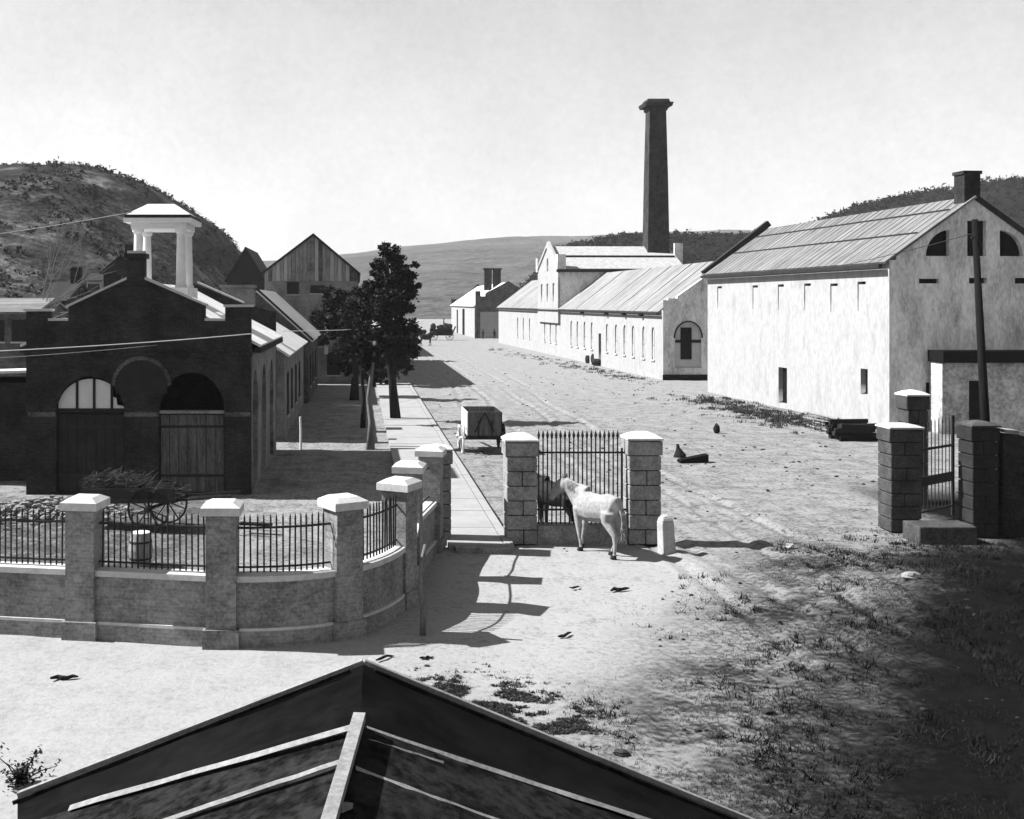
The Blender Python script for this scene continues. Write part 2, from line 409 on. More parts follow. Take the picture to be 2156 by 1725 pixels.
# ------------------------------------------------------------------ front fence: brick piers, low wall, iron railing
fence = thing('brick_fence', 'curved low brick wall with stone-capped piers and iron railing round the yard', 'fence', (-.33, 23.2, 0))
PIER_H, WALL_H = 2.9, 1.42
pier_pts = [(-11.6, 24.0), (-5.77, 23.05), (-2.8, 22.5), (-.33, 23.1), (.95, 25.4), (1.3, 28.0), (2.05, 31.0)]
def pier(p, wd, dp, ang):
    c, s = math.cos(ang), math.sin(ang)
    def loc_box(hx, hy, z0, z1, t=0):
        mb = MB().box(-hx, hx, -hy, hy, z0, z1, t, t)
        mb.v = [(p[0]+x*c-y*s, p[1]+x*s+y*c, z) for x, y, z in mb.v]; return mb
    o = obj('pier', loc_box(wd/2, dp/2, -.1, PIER_H-.22), 'fence brick', fence)
    cb = loc_box(wd/2+.09, dp/2+.09, PIER_H-.22, PIER_H-.06); t2 = loc_box(wd/2+.09, dp/2+.09, PIER_H-.06, PIER_H+.03, .16)
    cb.add(t2.v, t2.f); obj('cap', cb, 'coping stone', o)
    obj('plinth', loc_box(wd/2+.06, dp/2+.06, -.1, .36), 'fence brick', o)
angs = [R(-10), R(-8), R(0), R(30), R(62), R(80), R(78)]
for p, a in zip(pier_pts, angs):
    pier(p, .62, .62, a)
pick = MB().tube([(0, 0, 0), (0, 0, 1.12), (0, 0, 1.2)], [.019, .019, .004], 6)
pick_me = pick.mesh('picket'); pick_me.materials.append(MATS['iron'])
def bez(a, b, c, n): return [tuple((1-t)**2*a[i]+2*t*(1-t)*b[i]+t*t*c[i] for i in (0, 1)) for t in [k/n for k in range(n+1)]]
mids = {3: (.62, 24.0), 2: (-1.3, 22.4), 4: (1.3, 26.6)}
for i in range(len(pier_pts)-1):
    a, b = pier_pts[i], pier_pts[i+1]
    mid = mids.get(i, ((a[0]+b[0])/2, (a[1]+b[1])/2)); pts = bez(a, mid, b, 10)
    def strip(hw, z0, z1):
        mb = MB(); vs = []
        for k, (x, y) in enumerate(pts):
            q0 = pts[max(k-1, 0)]; q1 = pts[min(k+1, 10)]; t = Vector((q1[0]-q0[0], q1[1]-q0[1])).normalized(); nn = Vector((t.y, -t.x))
            vs += [(x+nn.x*hw, y+nn.y*hw, z0), (x+nn.x*hw, y+nn.y*hw, z1), (x-nn.x*hw, y-nn.y*hw, z1), (x-nn.x*hw, y-nn.y*hw, z0)]
        fs = []
        for k in range(10):
            for e in range(4): fs.append((k*4+e, k*4+(e+1) % 4, k*4+4+(e+1) % 4, k*4+4+e))
        return mb.add(vs, fs)
    wl = obj('low_wall', strip(.17, -.1, WALL_H-.12), 'fence brick', fence)
    obj('coping', strip(.23, WALL_H-.12, WALL_H), 'coping stone', wl)
    obj('plinth', strip(.24, -.1, .30), 'fence brick', wl)
    obj('plinth_ledge', strip(.235, .302, .36), 'coping stone', wl)
    if i < 6:
        ra = MB()
        for z, r in ((WALL_H+.14, .022), (WALL_H+.95, .026)):
            ra.tube([(x, y, z) for x, y in pts], r, 6)
        rl = obj('railing', ra, 'iron', fence)
        if i < 4:
            L = sum(math.dist(pts[k], pts[k+1]) for k in range(10)); n = int(L/.128); rnd = random.Random(i)
            for k in range(1, n):
                t = k/n*10; q = min(int(t), 9); f = t-q
                x = pts[q][0]*(1-f)+pts[q+1][0]*f; y = pts[q][1]*(1-f)+pts[q+1][1]*f
                if min(math.dist((x, y), a), math.dist((x, y), b)) < .36: continue
                o = obj('picket', pick_me, 'iron', rl, world=False, loc=(x, y, WALL_H+.03)); o.rotation_euler = (rnd.uniform(-.012, .012), rnd.uniform(-.015, .015), 0)

# ------------------------------------------------------------------ gate: stone pillars of single blocks, iron panel between
def pillar(label, x0, x1, y0, y1, top, courses, seed, z0=0, dome=.18, group='gate pillars', stone='gate stone', capm='coping stone'):
    t = thing('gate_pillar', label, 'pillar', ((x0+x1)/2, (y0+y1)/2, 0), 0, group); rnd = random.Random(seed)
    ch = (top-z0-.02)/courses; j = .012
    core = MB().box(x0+.05, x1-.05, y0+.05, y1-.05, z0-.1, top-.05); obj('core', core, 'black', t)
    for c in range(courses):
        a, b = z0+c*ch+j, z0+(c+1)*ch-j
        def blk(u0, u1):
            o = rnd.uniform(-.012, .012); bm = MB().box(u0, u1, y0+o, y1-o*.5, a, b)
            ob = obj('block', bm, stone, t); bv = ob.modifiers.new('edge', 'BEVEL'); bv.width = .018; bv.segments = 1
        if c == courses-1: blk(x0-.05, x1+.05)
        elif c % 2 == 0: m = (x0+x1)/2+rnd.uniform(-.06, .06); blk(x0, m-j); blk(m+j, x1)
        else: blk(x0, x1)
    cap = MB().box(x0-.06, x1+.06, y0-.06, y1+.06, top, top+.05)
    cap.box(x0-.06, x1+.06, y0-.06, y1+.06, top+.05, top+.05+dome*.6, .16, .16)
    cap.box(x0+.1, x1-.1, y0+.1, y1-.1, top+.05+dome*.6, top+.05+dome, .2, .2)
    obj('cap', cap, capm, t)
    return t
GYY = 31.6
pillar('stone gate pillar nearest the curved brick fence, left of the footway', PX(897, GYY), PX(950, GYY), GYY, GYY+.75, 2.72, 7, 1, dome=.1)
pillar('domed stone gate pillar between the footway and the iron gate', PX(1067, GYY), PX(1131, GYY), GYY, GYY+.8, 2.98, 7, 2, dome=.17)
pillar('domed stone gate pillar right of the iron gate beside the short stone post', PX(1325, GYY), PX(1392, GYY), GYY, GYY+.8, 3.02, 7, 5, dome=.17)
CY = 33.3
pillar('tall stone gate pillar with painted-on darkening across the carriage opening, by the stone block', PX(1876, CY), PX(1924, CY)+.25, CY, CY+.85, 3.15, 8, 8, dome=.1, stone='darkened stone', capm='pale stone')
pillar('farthest stone gate pillar, behind the right-hand iron gate leaf', PX(1912, 38), PX(1955, 38), 38, 38.8, 3.75, 8, 9, dome=.15, stone='darkened stone')
pillar('stone gate pillar under the leaning pole at the right edge', PX(2048, 32.5), PX(2088, 32.5)+.2, 32.5, 33.3, 3.3, 8, 11, dome=.12, stone='slate', capm='darkened stone')  # slate tone paints the edge darkening onto this pillar
gate = thing('iron_gate', 'closed iron gate panel of spear-topped bars on a dark sill of stone', 'gate', (PX(1228, GYY), GYY+.3, 0))
xa, xb = PX(1133, GYY), PX(1323, GYY)
gs = obj('sill', MB().box(xa+.004, xb-.004, GYY+.1, GYY+.7, -.1, .52), 'gate stone', gate)
for z in (2.62, .95): rl = obj('rail', MB().box(xa-.02, xb+.02, GYY+.36, GYY+.41, z-.025, z+.025), 'iron', gate)
spear = MB().tube([(0, 0, 0), (0, 0, 2.5), (0, 0, 2.56), (0, 0, 2.66), (0, 0, 2.82)], [.021, .021, .02, .045, .004], 6)
spear_me = spear.mesh('bar'); spear_me.materials.append(MATS['iron'])
for k in range(19):
    x = xa+.08+(xb-xa-.3)*k/18
    obj('bar', spear_me, 'iron', rl, world=False, loc=(x, GYY+.385, .46))
obj('pivot_post', MB().box(xb-.12, xb-.07, GYY+.35, GYY+.42, .5, 2.75), 'iron', gate)
obj('latch_plate', MB().box(xb-.3, xb-.02, GYY+.33, GYY+.36, .5, .62), 'iron', gate)
# right-hand gate leaf
g2 = thing('iron_gate', 'open iron gate leaf of thin bars between the right-hand pillars', 'gate', (PX(1965, 35), 35, 0))
x0, x1 = PX(1930, 34.6), PX(2006, 36)
r2 = MB()
for z0_, z1_ in ((.3, .36), (1.15, 1.45), (2.28, 2.36)): r2.bar((x0, 34.6, (z0_+z1_)/2), (x1, 36, (z0_+z1_)/2), .04, z1_-z0_)
r2.box(x1-.04, x1+.04, 35.96, 36.04, .0, 3.3); r2 = obj('rail', r2, 'iron', g2)
sp2 = MB().tube([(0, 0, 0), (0, 0, 2.85), (0, 0, 2.95)], [.018, .018, .004], 6).mesh('bar'); sp2.materials.append(MATS['iron'])
for k in range(11):
    t = k/10; obj('bar', sp2, 'iron', r2, world=False, loc=(x0+(x1-x0)*t, 34.6+1.4*t, .25+.12*t))
rw_ = thing('brick_wall', 'dark curved brick wall running right from the last gate pillar', 'wall', (20.5, 32.6, 0))
pts = bez((PX(2090, 32.9)+.22, 32.9), (22.2, 32.9), (23.2, 27.5), 14)
def rstrip(hw, z0, z1, drop):
    vs, fs = [], []
    for k, (x, y) in enumerate(pts):
        q0 = pts[max(k-1, 0)]; q1 = pts[min(k+1, 14)]; t = Vector((q1[0]-q0[0], q1[1]-q0[1])).normalized(); nn = Vector((t.y, -t.x)); dz = -drop*(1-math.cos(min(1, k/6)*math.pi/2))
        a_ = z0 if z0 < 0 else z0+dz
        vs += [(x+nn.x*hw, y+nn.y*hw, a_), (x+nn.x*hw, y+nn.y*hw, z1+dz), (x-nn.x*hw, y-nn.y*hw, z1+dz), (x-nn.x*hw, y-nn.y*hw, a_)]
    for k in range(14):
        for e in range(4): fs.append((k*4+e, k*4+(e+1) % 4, k*4+4+(e+1) % 4, k*4+4+e))
    return MB().add(vs, fs)
obj('masonry', rstrip(.2, -.1, 3.1, 1.0), 'dark brick', rw_); obj('coping', rstrip(.27, 3.103, 3.22, 1.0), 'gate stone', rw_)
# stone step block, bollard
b = MB().box(PX(1921, 32), PX(2042, 32), 31.6, 32.6, -.1, .52); b = tag(obj('stone_block', b, 'darkened stone'), 'low rectangular stone block in front of the right-hand gate leaf', 'stone block')
bv = b.modifiers.new('edge', 'BEVEL'); bv.width = .04; bv.segments = 2
q = G(1404, 1163); st = MB().box(-.2, .2, -.19, .19, -.15, .88, .02, .02)
st.box(-.18, .18, -.17, .17, .88, 1.0, .05, .05); st.box(-.13, .13, -.12, .12, 1.0, 1.06, .07, .07)
b = tag(obj('stone_post', st, 'pale stone', loc=q), 'short pale stone post with rounded top beside the right gate pillar', 'post'); b.rotation_euler = (0, R(-3), R(12))
bv = b.modifiers.new('edge', 'BEVEL'); bv.width = .03; bv.segments = 2
# crooked post in the shade of the curved wall
q = G(890, 1338); cp = MB().tube([(0, 0, -.1), (.02, 0, .6), (-.05, 0, 1.0), (-.02, .03, 1.5), (.06, .03, 1.9)], [.07, .065, .06, .055, .04], 8)
tag(obj('crooked_post', cp, 'bark pale', smooth=True, loc=q), 'crooked thin wooden post standing in the shade of the curved wall', 'post')

# ------------------------------------------------------------------ engine house with bell cupola
EY, EXL, EXR, ED = 40.0, PX(55, 40), PX(528, 40), 12.0
eh = thing('engine_house', 'dark brick engine house with arched doorways, stepped gable and white cupola', 'building', ((EXL+EXR)/2, EY, 0))
ex = lambda px: PX(px, EY); ez = lambda py: PZ(py, EY)
prof = [(EXL, -.1), (EXR, -.1), (EXR, ez(647)), (ex(474), ez(647)), (ex(474), ez(676)), (ex(431), ez(676)), (ex(431), ez(643)), (ex(305), ez(589)), (ex(305), ez(545)), (ex(267), ez(545)), (ex(267), ez(589)),
        (ex(144), ez(647)), (ex(144), ez(676)), (ex(105), ez(676)), (ex(105), ez(656)), (EXL, ez(656))]
spr = ez(868)
holes = [arch(ex(118), ex(262), .0, spr, ez(793)-spr), arch(ex(334), ex(473), .0, spr, ez(784)-spr)]
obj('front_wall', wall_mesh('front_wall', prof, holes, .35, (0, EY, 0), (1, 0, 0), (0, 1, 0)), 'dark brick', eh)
# blind middle arch: raised brick archivolt round a sunk panel
av = MB(); c0 = ex(298); r1 = (ex(353)-ex(243))/2; zc = ez(812)
for k in range(16):
    q0, q1 = math.pi*k/16, math.pi*(k+1)/16
    p = [(c0+(r1+d)*math.cos(q), zc+(r1*.98+d)*math.sin(q)) for q, d in ((q0, 0), (q1, 0), (q1, .14), (q0, .14))]
    av.prism(p, EY-.05, EY+.002)
obj('arch_band', av, 'shop brick', eh)
mp = MB(); pl = arch(c0-r1+.01, c0+r1-.01, zc-.3, zc, r1*.97); mp.prism(pl, EY-.012, EY-.004); obj('arch_panel', mp, 'slate', eh)
obj('belt_course', MB().box(EXL-.06, EXR+.06, EY-.09, EY-.002, ez(750), ez(742)), 'dark brick', eh)
obj('impost_band', MB().box(ex(60), ex(118)-.01, EY-.05, EY-.002, ez(877), ez(868)).box(ex(262)+.01, ex(334)-.01, EY-.05, EY-.002, ez(877), ez(868)).box(ex(473)+.01, EXR-.01, EY-.05, EY-.002, ez(877), ez(868)), 'shop brick', eh)
for a, bb, lit in ((118, 262, 1), (334, 473, 0)):
    xa, xb = ex(a), ex(bb)
    if lit:
        lw = obj('fanlight', MB().box(xa+.02, xb-.02, EY+.10, EY+.2, spr-.03, spr+.12), 'dark wood', eh)
        for u, v in ((.02, .28), (.31, .53), (.56, .79), (.82, .98)):
            n = 6; pts = [(xa+(xb-xa)*u, spr+.13)]; top = []
            c, rr, hh = (xa+xb)/2, (xb-xa)/2, ez(793)-spr
            for q in range(n+1):
                xx = xa+(xb-xa)*(u+(v-u)*q/n); top.append((xx, spr+hh*.93*math.sqrt(max(.002, 1-((xx-c)/rr)**2))))
            poly = [(xa+(xb-xa)*v, spr+.125), (xa+(xb-xa)*u, spr+.125)]+top
            if v > .9: poly = [(xa+(xb-xa)*v, spr+.125), (xa+(xb-xa)*u, spr+.125), (xa+(xb-xa)*u, spr+.55), (xa+(xb-xa)*(u+.05), spr+.5), (xa+(xb-xa)*(u+.06), spr+.25), (xa+(xb-xa)*v, spr+.2)]
            obj('pane', MB().prism(poly, EY+.15, EY+.16), 'white paint', lw)  # white colour paints the bright sky showing through the panes
        for u in (.295, .545, .805):
            xx = xa+(xb-xa)*u; obj('mullion', MB().box(xx-.045, xx+.045, EY+.11, EY+.18, spr+.12, spr+hh*math.sqrt(1-((xx-c)/rr)**2)), 'dark wood', lw)
    else:
        obj('transom', MB().box(xa+.02, xb-.02, EY+.05, EY+.3, spr-.06, spr+.05), 'fence brick', eh)
    dr = obj('door', MB().box(xa+.02, xb-.02, EY+.22, EY+.3, .0, spr-.07), 'dark wood', eh)
    n = 7
    for k in range(n):
        u0, u1 = xa+.04+(xb-xa-.08)*k/n, xa+.04+(xb-xa-.08)*(k+1)/n
        obj('plank', MB().box(u0+.012, u1-.012, EY+.18+.006*(k % 3), EY+.22, .05, spr-.12), 'slate' if lit else 'door wood', dr)
    obj('hinge_strap', MB().box(xa+.05, xb-.05, EY+.16, EY+.178, spr-.6, spr-.5).box(xa+.05, xb-.05, EY+.16, EY+.178, .6, .7), 'iron', dr)
# side, rear walls, roof
sw = []
for yc in (41.75, 45.6, 49.6): sw.append(arch(yc-1.0-EY, yc+1.0-EY, .05, 3.4, 1.05))
s_ = obj('side_wall', wall_mesh('side_wall', [(.35, -.1), (ED, -.1), (ED, 5.4), (.35, 5.4)], sw, .35, (EXR-.35, EY, 0), (0, 1, 0), (1, 0, 0)), 'plaster grey', eh)
for yc in (41.75, 45.6, 49.6):
    d = obj('arched_door', MB().box(EXR-.28, EXR-.2, yc-1.0, yc+1.0, .0, 4.4), 'black', eh)
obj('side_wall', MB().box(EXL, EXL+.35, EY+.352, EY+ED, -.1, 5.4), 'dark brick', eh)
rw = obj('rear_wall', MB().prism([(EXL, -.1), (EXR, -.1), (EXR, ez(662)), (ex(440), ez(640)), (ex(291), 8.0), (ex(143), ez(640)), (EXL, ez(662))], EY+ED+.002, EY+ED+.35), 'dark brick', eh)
rx = (EXL+EXR)/2
for sgn, e in ((-1, EXL-.35), (1, EXR+.35)):
    obj('roof_slope', MB().slab((rx, EY+.36, 7.78), (rx, EY+ED-.01, 7.78), (e, EY+ED-.01, 5.45), (e, EY+.36, 5.45), .1), 'pale tin', eh)
    obj('cornice', MB().box(min(e, e-sgn*.3), max(e, e-sgn*.3), EY+.37, EY+ED-.02, 5.15, 5.36), 'dark brick', eh)
def cope(a, b, y0=EY-.07, y1=EY+.44, t=.09):
    (xa, za), (xb, zb) = a, b
    return MB().add([(xa, y0, za), (xb, y0, zb), (xb, y1, zb), (xa, y1, za), (xa, y0, za+t), (xb, y0, zb+t), (xb, y1, zb+t), (xa, y1, za+t)],
                    [(3, 2, 1, 0), (4, 5, 6, 7), (0, 1, 5, 4), (1, 2, 6, 5), (2, 3, 7, 6), (3, 0, 4, 7)])
E = .004
for a, b in (((ex(139), ez(649)+E), (ex(267)-E, ez(589)+E)), ((ex(305)+E, ez(589)+E), (ex(435), ez(645)+E)), ((EXL-.08, ez(656)+E), (ex(108), ez(656)+E)), ((ex(102), ez(676)+E), (ex(144)-E, ez(676)+E)), ((ex(431)+E, ez(676)+E), (ex(474)-E, ez(676)+E)), ((ex(471), ez(647)+E), (EXR+.08, ez(647)+E))):
    obj('coping', cope(a, b), 'coping stone', eh)
obj('coping', cope((ex(291)+.4, 8.0-.06), (ex(440), ez(640)+E), EY+ED-.05, EY+ED+.42, .08), 'coping stone', eh)
obj('pedestal_cap', MB().box(ex(262), ex(309), EY-.09, EY+.5, ez(545)+E, ez(534)), 'slate', eh)
obj('pedestal_top', MB().box(ex(268), ex(303), EY-.02, EY+.4, ez(534)+E, ez(528)), 'coping stone', eh)
cu = MB(); CYY = 44.4; cx0, cx1 = PX(291, CYY), PX(381, CYY); cd = 1.85
cup = obj('cupola_base', MB().box(cx0-.35, cx1+.35, CYY-.35, CYY+cd+.35, 6.8, 7.62), 'pale tin', eh)
for x in (cx0, cx1):
    for y in (CYY, CYY+cd):
        obj('column', MB().lathe((x, y, 7.6), [(.25, 0), (.25, .12), (.2, .16), (.19, 1.2), (.165, 2.2), (.23, 2.28), (.25, 2.4)], 14), 'white paint', cup, smooth=False)
en = obj('entablature', MB().box(cx0-.25, cx1+.25, CYY-.25, CYY+cd+.25, 10.0, 10.25).box(cx0-.5, cx1+.5, CYY-.5, CYY+cd+.5, 10.25, 10.42), 'white paint', cup)
obj('cornice', MB().box(cx0-.45, cx1+.45, CYY-.45, CYY+cd+.45, 10.424, 10.56), 'slate', cup)
obj('cupola_roof', MB().box(cx0-.42, cx1+.42, CYY-.42, CYY+cd+.42, 10.564, 11.05, .75, .75), 'white paint', cup)
# ------------------------------------------------------------------ the yard behind the fence: cart with brush, cask, shed
def wheel_parts(c, r, axis, spokes, parent, material='dark wood', rim=.05):
    c = Vector(c); a = Vector(axis).normalized(); u = a.cross(Vector((0, 0, 1))).normalized(); v = u.cross(a)
    ring = [c+u*(r*math.cos(2*math.pi*k/24))+v*(r*math.sin(2*math.pi*k/24)) for k in range(25)]
    wm = MB()
    for k in range(24): wm.bar(ring[k], ring[k+1], .06, rim, a.cross(ring[k+1]-ring[k]))
    wh = obj('wheel', wm, material, parent)
    obj('hub', MB().tube([c-a*.13, c+a*.13], .085, 10), material, wh)
    for k in range(spokes):
        q = 2*math.pi*(k+.5)/spokes; obj('spoke', MB().bar(c, c+(u*math.cos(q)+v*math.sin(q))*(r-.02), .03, .04, a), material, wh)
    return wh
cc = Vector((PX(312, 33.4), 33.4, .68))
cart = thing('hand_cart', 'dark two-wheeled cart heaped with pale brushwood behind the railing', 'cart', (cc.x, cc.y, 0))
wheel_parts(cc, .66, (0.25, 1, 0), 10, cart); wheel_parts(cc+Vector((.35, 1.35, 0)), .66, (.25, 1, 0), 10, cart)
obj('axle', MB().tube([cc, cc+Vector((.35, 1.35, 0))], .05, 8), 'dark wood', cart)
obj('bed', MB().bar(cc+Vector((-2.3, 1.1, .12)), cc+Vector((1.0, .3, .3)), 1.1, .12).bar(cc+Vector((-2.2, .55, .35)), cc+Vector((.8, -.15, .5)), .05, .35).bar(cc+Vector((-2.2, 1.65, .35)), cc+Vector((.8, .85, .5)), .05, .35), 'dark wood', cart)
obj('shaft', MB().bar(cc+Vector((.9, -.1, .3)), cc+Vector((2.6, -.6, .5)), .07, .07).bar(cc+Vector((1.1, .8, .3)), cc+Vector((2.8, .3, .5)), .07, .07), 'dark wood', cart)
br = MB(); rnd = random.Random(12)
for k in range(420):
    t = rnd.random(); a = cc+Vector((-2.4+3.2*t, 1.1-.7*t+rnd.gauss(0, .28), 0.5+rnd.random()*.5*math.sin(math.pi*min(1, t+.15))))
    d = Vector((rnd.gauss(1, .4), rnd.gauss(0, .3), rnd.gauss(.2, .3))).normalized()*rnd.uniform(.2, .6); br.bar(a, a+d, .018, .018)
tag(kind(obj('brushwood', br, 'brush'), 'stuff'), 'pale brushwood heaped on the dark cart', 'brushwood')
q = G(296, 1192); ck = thing('cask', 'squat wooden cask with pale lid behind the middle fence railing', 'cask', q)
obj('staves', MB().lathe((q.x, q.y, 0), [(.24, 0), (.31, .3), (.33, .45), (.31, .6), (.25, .88)], 14), 'grey wood', ck)
obj('lid', MB().lathe((q.x, q.y, .884), [(.25, 0), (.25, .02)], 14), 'white paint', ck)
obj('hoop', MB().lathe((q.x, q.y, .2), [(.3, 0), (.305, .05)], 14).lathe((q.x, q.y, .64), [(.315, 0), (.305, .05)], 14), 'iron', ck)
rub = MB(); rnd = random.Random(5)
for k in range(700):
    x, y = rnd.gauss(-10.3, 1.2), rnd.gauss(36.3, .8); hh = max(0, .75-.3*math.hypot((x+10.3)/1.3, (y-36.3)/.9)); r = rnd.uniform(.03, .11)
    rub.blob((x, y, hh*rnd.random()*.8), (r*1.4, r, r*.7), .45, 5, 3, rnd)
kind(obj('rubble_heap', rub, 'gate stone'), 'stuff', 'heap of pale rubble in front of the engine house', 'rubble')
pk = tag(obj('plank', MB().bar(G(505, 1102, .3), G(572, 1105, .3), .2, .08), 'dark wood'), 'dark plank lying in the yard behind the third railing', 'plank')

# ------------------------------------------------------------------ left row behind the engine house
def gable_block(t, x0, x1, y0, y1, eave, rise, wall, roof, over=.3, ridge_x=None, front=True, wins=(), thick=.12):
    rxx = (x0+x1)/2 if ridge_x is None else ridge_x
    obj('wall', MB().prism([(x0, -.1), (x1, -.1), (x1, eave), (rxx, eave+rise), (x0, eave)], y0, y1), wall, t)
    for e, xe in ((x0-over, x0), (x1+over, x1)):
        dz = rise*abs(e-xe)/abs(rxx-xe)
        obj('roof_slope', MB().slab((rxx, y0-over*.6, eave+rise+.06), (rxx, y1+over*.6, eave+rise+.06), (e, y1+over*.6, eave-dz+.06), (e, y0-over*.6, eave-dz+.06), thick), roof, t)
def frame_window(t, org, d, n, u0, u1, z0, z1, pane='glass dark', sill=True, proud=.03):
    org, d, n = Vector(org), Vector(d).normalized(), Vector(n).normalized(); a = lambda u, z, k: org+d*u+n*k+Vector((0, 0, z))
    def bx(u0, u1, z0, z1, k0, k1):
        return MB().add([a(u0, z0, k0), a(u1, z0, k0), a(u1, z0, k1), a(u0, z0, k1), a(u0, z1, k0), a(u1, z1, k0), a(u1, z1, k1), a(u0, z1, k1)], [(3, 2, 1, 0), (4, 5, 6, 7), (0, 1, 5, 4), (1, 2, 6, 5), (2, 3, 7, 6), (3, 0, 4, 7)])
    w_ = obj('window', bx(u0, u1, z0, z1, -.02, .012), pane, t)
    fr = bx(u0-.07, u0, z0, z1, -.01, proud)
    for q in (bx(u1, u1+.07, z0, z1, -.01, proud), bx(u0-.07, u1+.07, z1, z1+.09, -.01, proud), bx((u0+u1)/2-.02, (u0+u1)/2+.02, z0, z1, .0, .022)): fr.add(q.v, q.f)
    obj('frame', fr, 'dark wood', w_)
    if sill: obj('sill', bx(u0-.12, u1+.12, z0-.1, z0, -.01, .1), 'pale stone', w_)
    return w_
b2 = thing('brick_workshop', 'low brick workshop with pale tin roof right behind the engine house', 'building', (-3.8, 56, 0))
gable_block(b2, -11.5, -3.8, 56, 75.4, 4.45, 2.4, 'plaster grey', 'pale tin')
obj('parapet', MB().box(-6.6, -4.9, 55.4, 55.99, 3.0, PZ(647, 55.5)), 'dark brick', b2)
obj('chimney', MB().box(PX(465, 60), PX(534, 60), 60, 61, 4.0, PZ(606, 60)).box(PX(462, 60), PX(537, 60), 59.92, 61.08, PZ(606, 60)+.003, PZ(600, 60)), 'plaster grey', b2)
for yc in (58.5, 62, 66, 70): frame_window(b2, (-3.8, 0, 0), (0, 1, 0), (1, 0, 0), yc-.55, yc+.55, 1.0, 3.2)
b3 = thing('roofed_workshop', 'brick workshop with steep pale roof between the low workshop and the boarded gable', 'building', (-3.6, 76, 0))
gable_block(b3, -10.8, -3.5, 76.2, 93.5, 4.6, 3.3, 'shop brick', 'pale tin', .35)
obj('verge', MB().bar((-7.15, 75.85, 8.05), (-3.15, 75.85, 4.42), .16, .14), 'dark brick', b3)
for yc in (79, 83.5, 88): frame_window(b3, (-3.5, 0, 0), (0, 1, 0), (1, 0, 0), yc-.6, yc+.6, 1.0, 3.2)
# boarded gable
b4 = thing('boarded_gable_mill', 'tall mill with vertical boards in its pointed gable behind the trees', 'building', (-4, 95, 0))
x0, x1, ap = PX(557, 95), PX(752, 95), PX(660, 95); ev, at_ = PZ(572, 95), PZ(494, 95)
obj('wall', MB().prism([(x0, -.1), (x1, -.1), (x1, ev), (x0, ev)], 95, 135), 'plaster grey', b4)
obj('gable_core', MB().prism([(x0, ev+.002), (x1, ev+.002), (ap, at_)], 95.05, 134.9), 'dark wood', b4)
n = 24; rnd = random.Random(4)
for k in range(n):
    u0, u1 = x0+(x1-x0)*k/n+.015, x0+(x1-x0)*(k+1)/n-.015
    zz = lambda u: ev+(at_-ev)*(1-abs(u-ap)/((ap-x0) if u < ap else (x1-ap)))
    lo = PZ(592, 95)
    if min(zz(u0), zz(u1)) > lo+.1: obj('board', MB().prism([(u0, lo), (u1, lo), (u1, zz(u1)-.05), (u0, zz(u0)-.05)], 94.9-.03*rnd.random(), 95.0), rnd.choice(['grey wood', 'grey wood', 'plaster grey', 'shop brick', 'pale wood']), b4)
for e, q in ((x0-.3, -1), (x1+.3, 1)):
    s_ = (at_-ev)/((ap-x0) if q < 0 else (x1-ap))
    obj('roof_slope', MB().slab((ap, 94.6, at_+.1), (ap, 135.4, at_+.1), (e, 135.4, ev-.3*s_+.1), (e, 94.6, ev-.3*s_+.1), .18), 'slate', b4)
for a, c, d_, e in ((654, 682, 668, 729), (655, 683, 603, 618), (606, 628, 596, 620), (690, 715, 745, 790)):
    frame_window(b4, (0, 95, 0), (1, 0, 0), (0, -1, 0), PX(a, 95), PX(c, 95), PZ(e, 95), PZ(d_, 95))
obj('shutter', MB().box(PX(683, 95), PX(691, 95), 94.9, 94.95, PZ(746, 95), PZ(668, 95)), 'white paint', b4)
b5 = thing('slate_workshop', 'long slate-roofed workshop at the far end of the left row', 'building', (-4, 144, 0))
gable_block(b5, -8.5, -.3, 144, 188, 9.8, 2.4, 'shop brick', 'slate')
for yc in range(148, 186, 5): frame_window(b5, (-.3, 0, 0), (0, 1, 0), (1, 0, 0), yc-.6, yc+.6, 1.2, 3.4)
# dark gables and small houses before the hill
def cottage(label, px0, px1, pe, pa, Y, depth, wall, roof, chimney=None, side=False, name='cottage'):
    x0, x1 = PX(px0, Y), PX(px1, Y); t = thing(name, label, 'house', ((x0+x1)/2, Y, 0), 0, 'houses below the hill')
    ev, ap = PZ(pe, Y), PZ(pa, Y)
    if side:   # ridge runs across, eaves face the camera
        obj('wall', MB().box(x0, x1, Y, Y+depth, -1, ev), wall, t)
        obj('roof_slope', MB().slab((x0-.2, Y-.25, ev-.05), (x1+.2, Y-.25, ev-.05), (x1+.2, Y+depth/2, ap), (x0-.2, Y+depth/2, ap), .12), roof, t)
        obj('roof_slope', MB().slab((x0-.2, Y+depth+.25, ev-.05), (x1+.2, Y+depth+.25, ev-.05), (x1+.2, Y+depth/2, ap), (x0-.2, Y+depth/2, ap), .12), roof, t)
        obj('gable', MB().add([(x1-.05, Y, ev), (x1-.05, Y+depth, ev), (x1-.05, Y+depth/2, ap-.1), (x0+.05, Y, ev), (x0+.05, Y+depth, ev), (x0+.05, Y+depth/2, ap-.1)], [(0, 1, 2), (3, 5, 4)]), wall, t)
        for k in range(2):
            u = x0+(x1-x0)*(.3+.4*k); frame_window(t, (0, Y, 0), (1, 0, 0), (0, -1, 0), u-.35, u+.35, ev-1.8, ev-.6)
    else:
        gable_block(t, x0, x1, Y, Y+depth, ev, ap-ev, wall, roof)
        u = (x0+x1)/2; frame_window(t, (0, Y, 0), (1, 0, 0), (0, -1, 0), u-.4, u+.4, ev-1.6, ev-.4)
    if chimney:
        cx = PX(chimney, Y); obj('chimney', MB().box(cx-.35, cx+.35, Y+depth/2-.3, Y+depth/2+.3, ev, ap+1.0), 'dark brick', t)
    return t
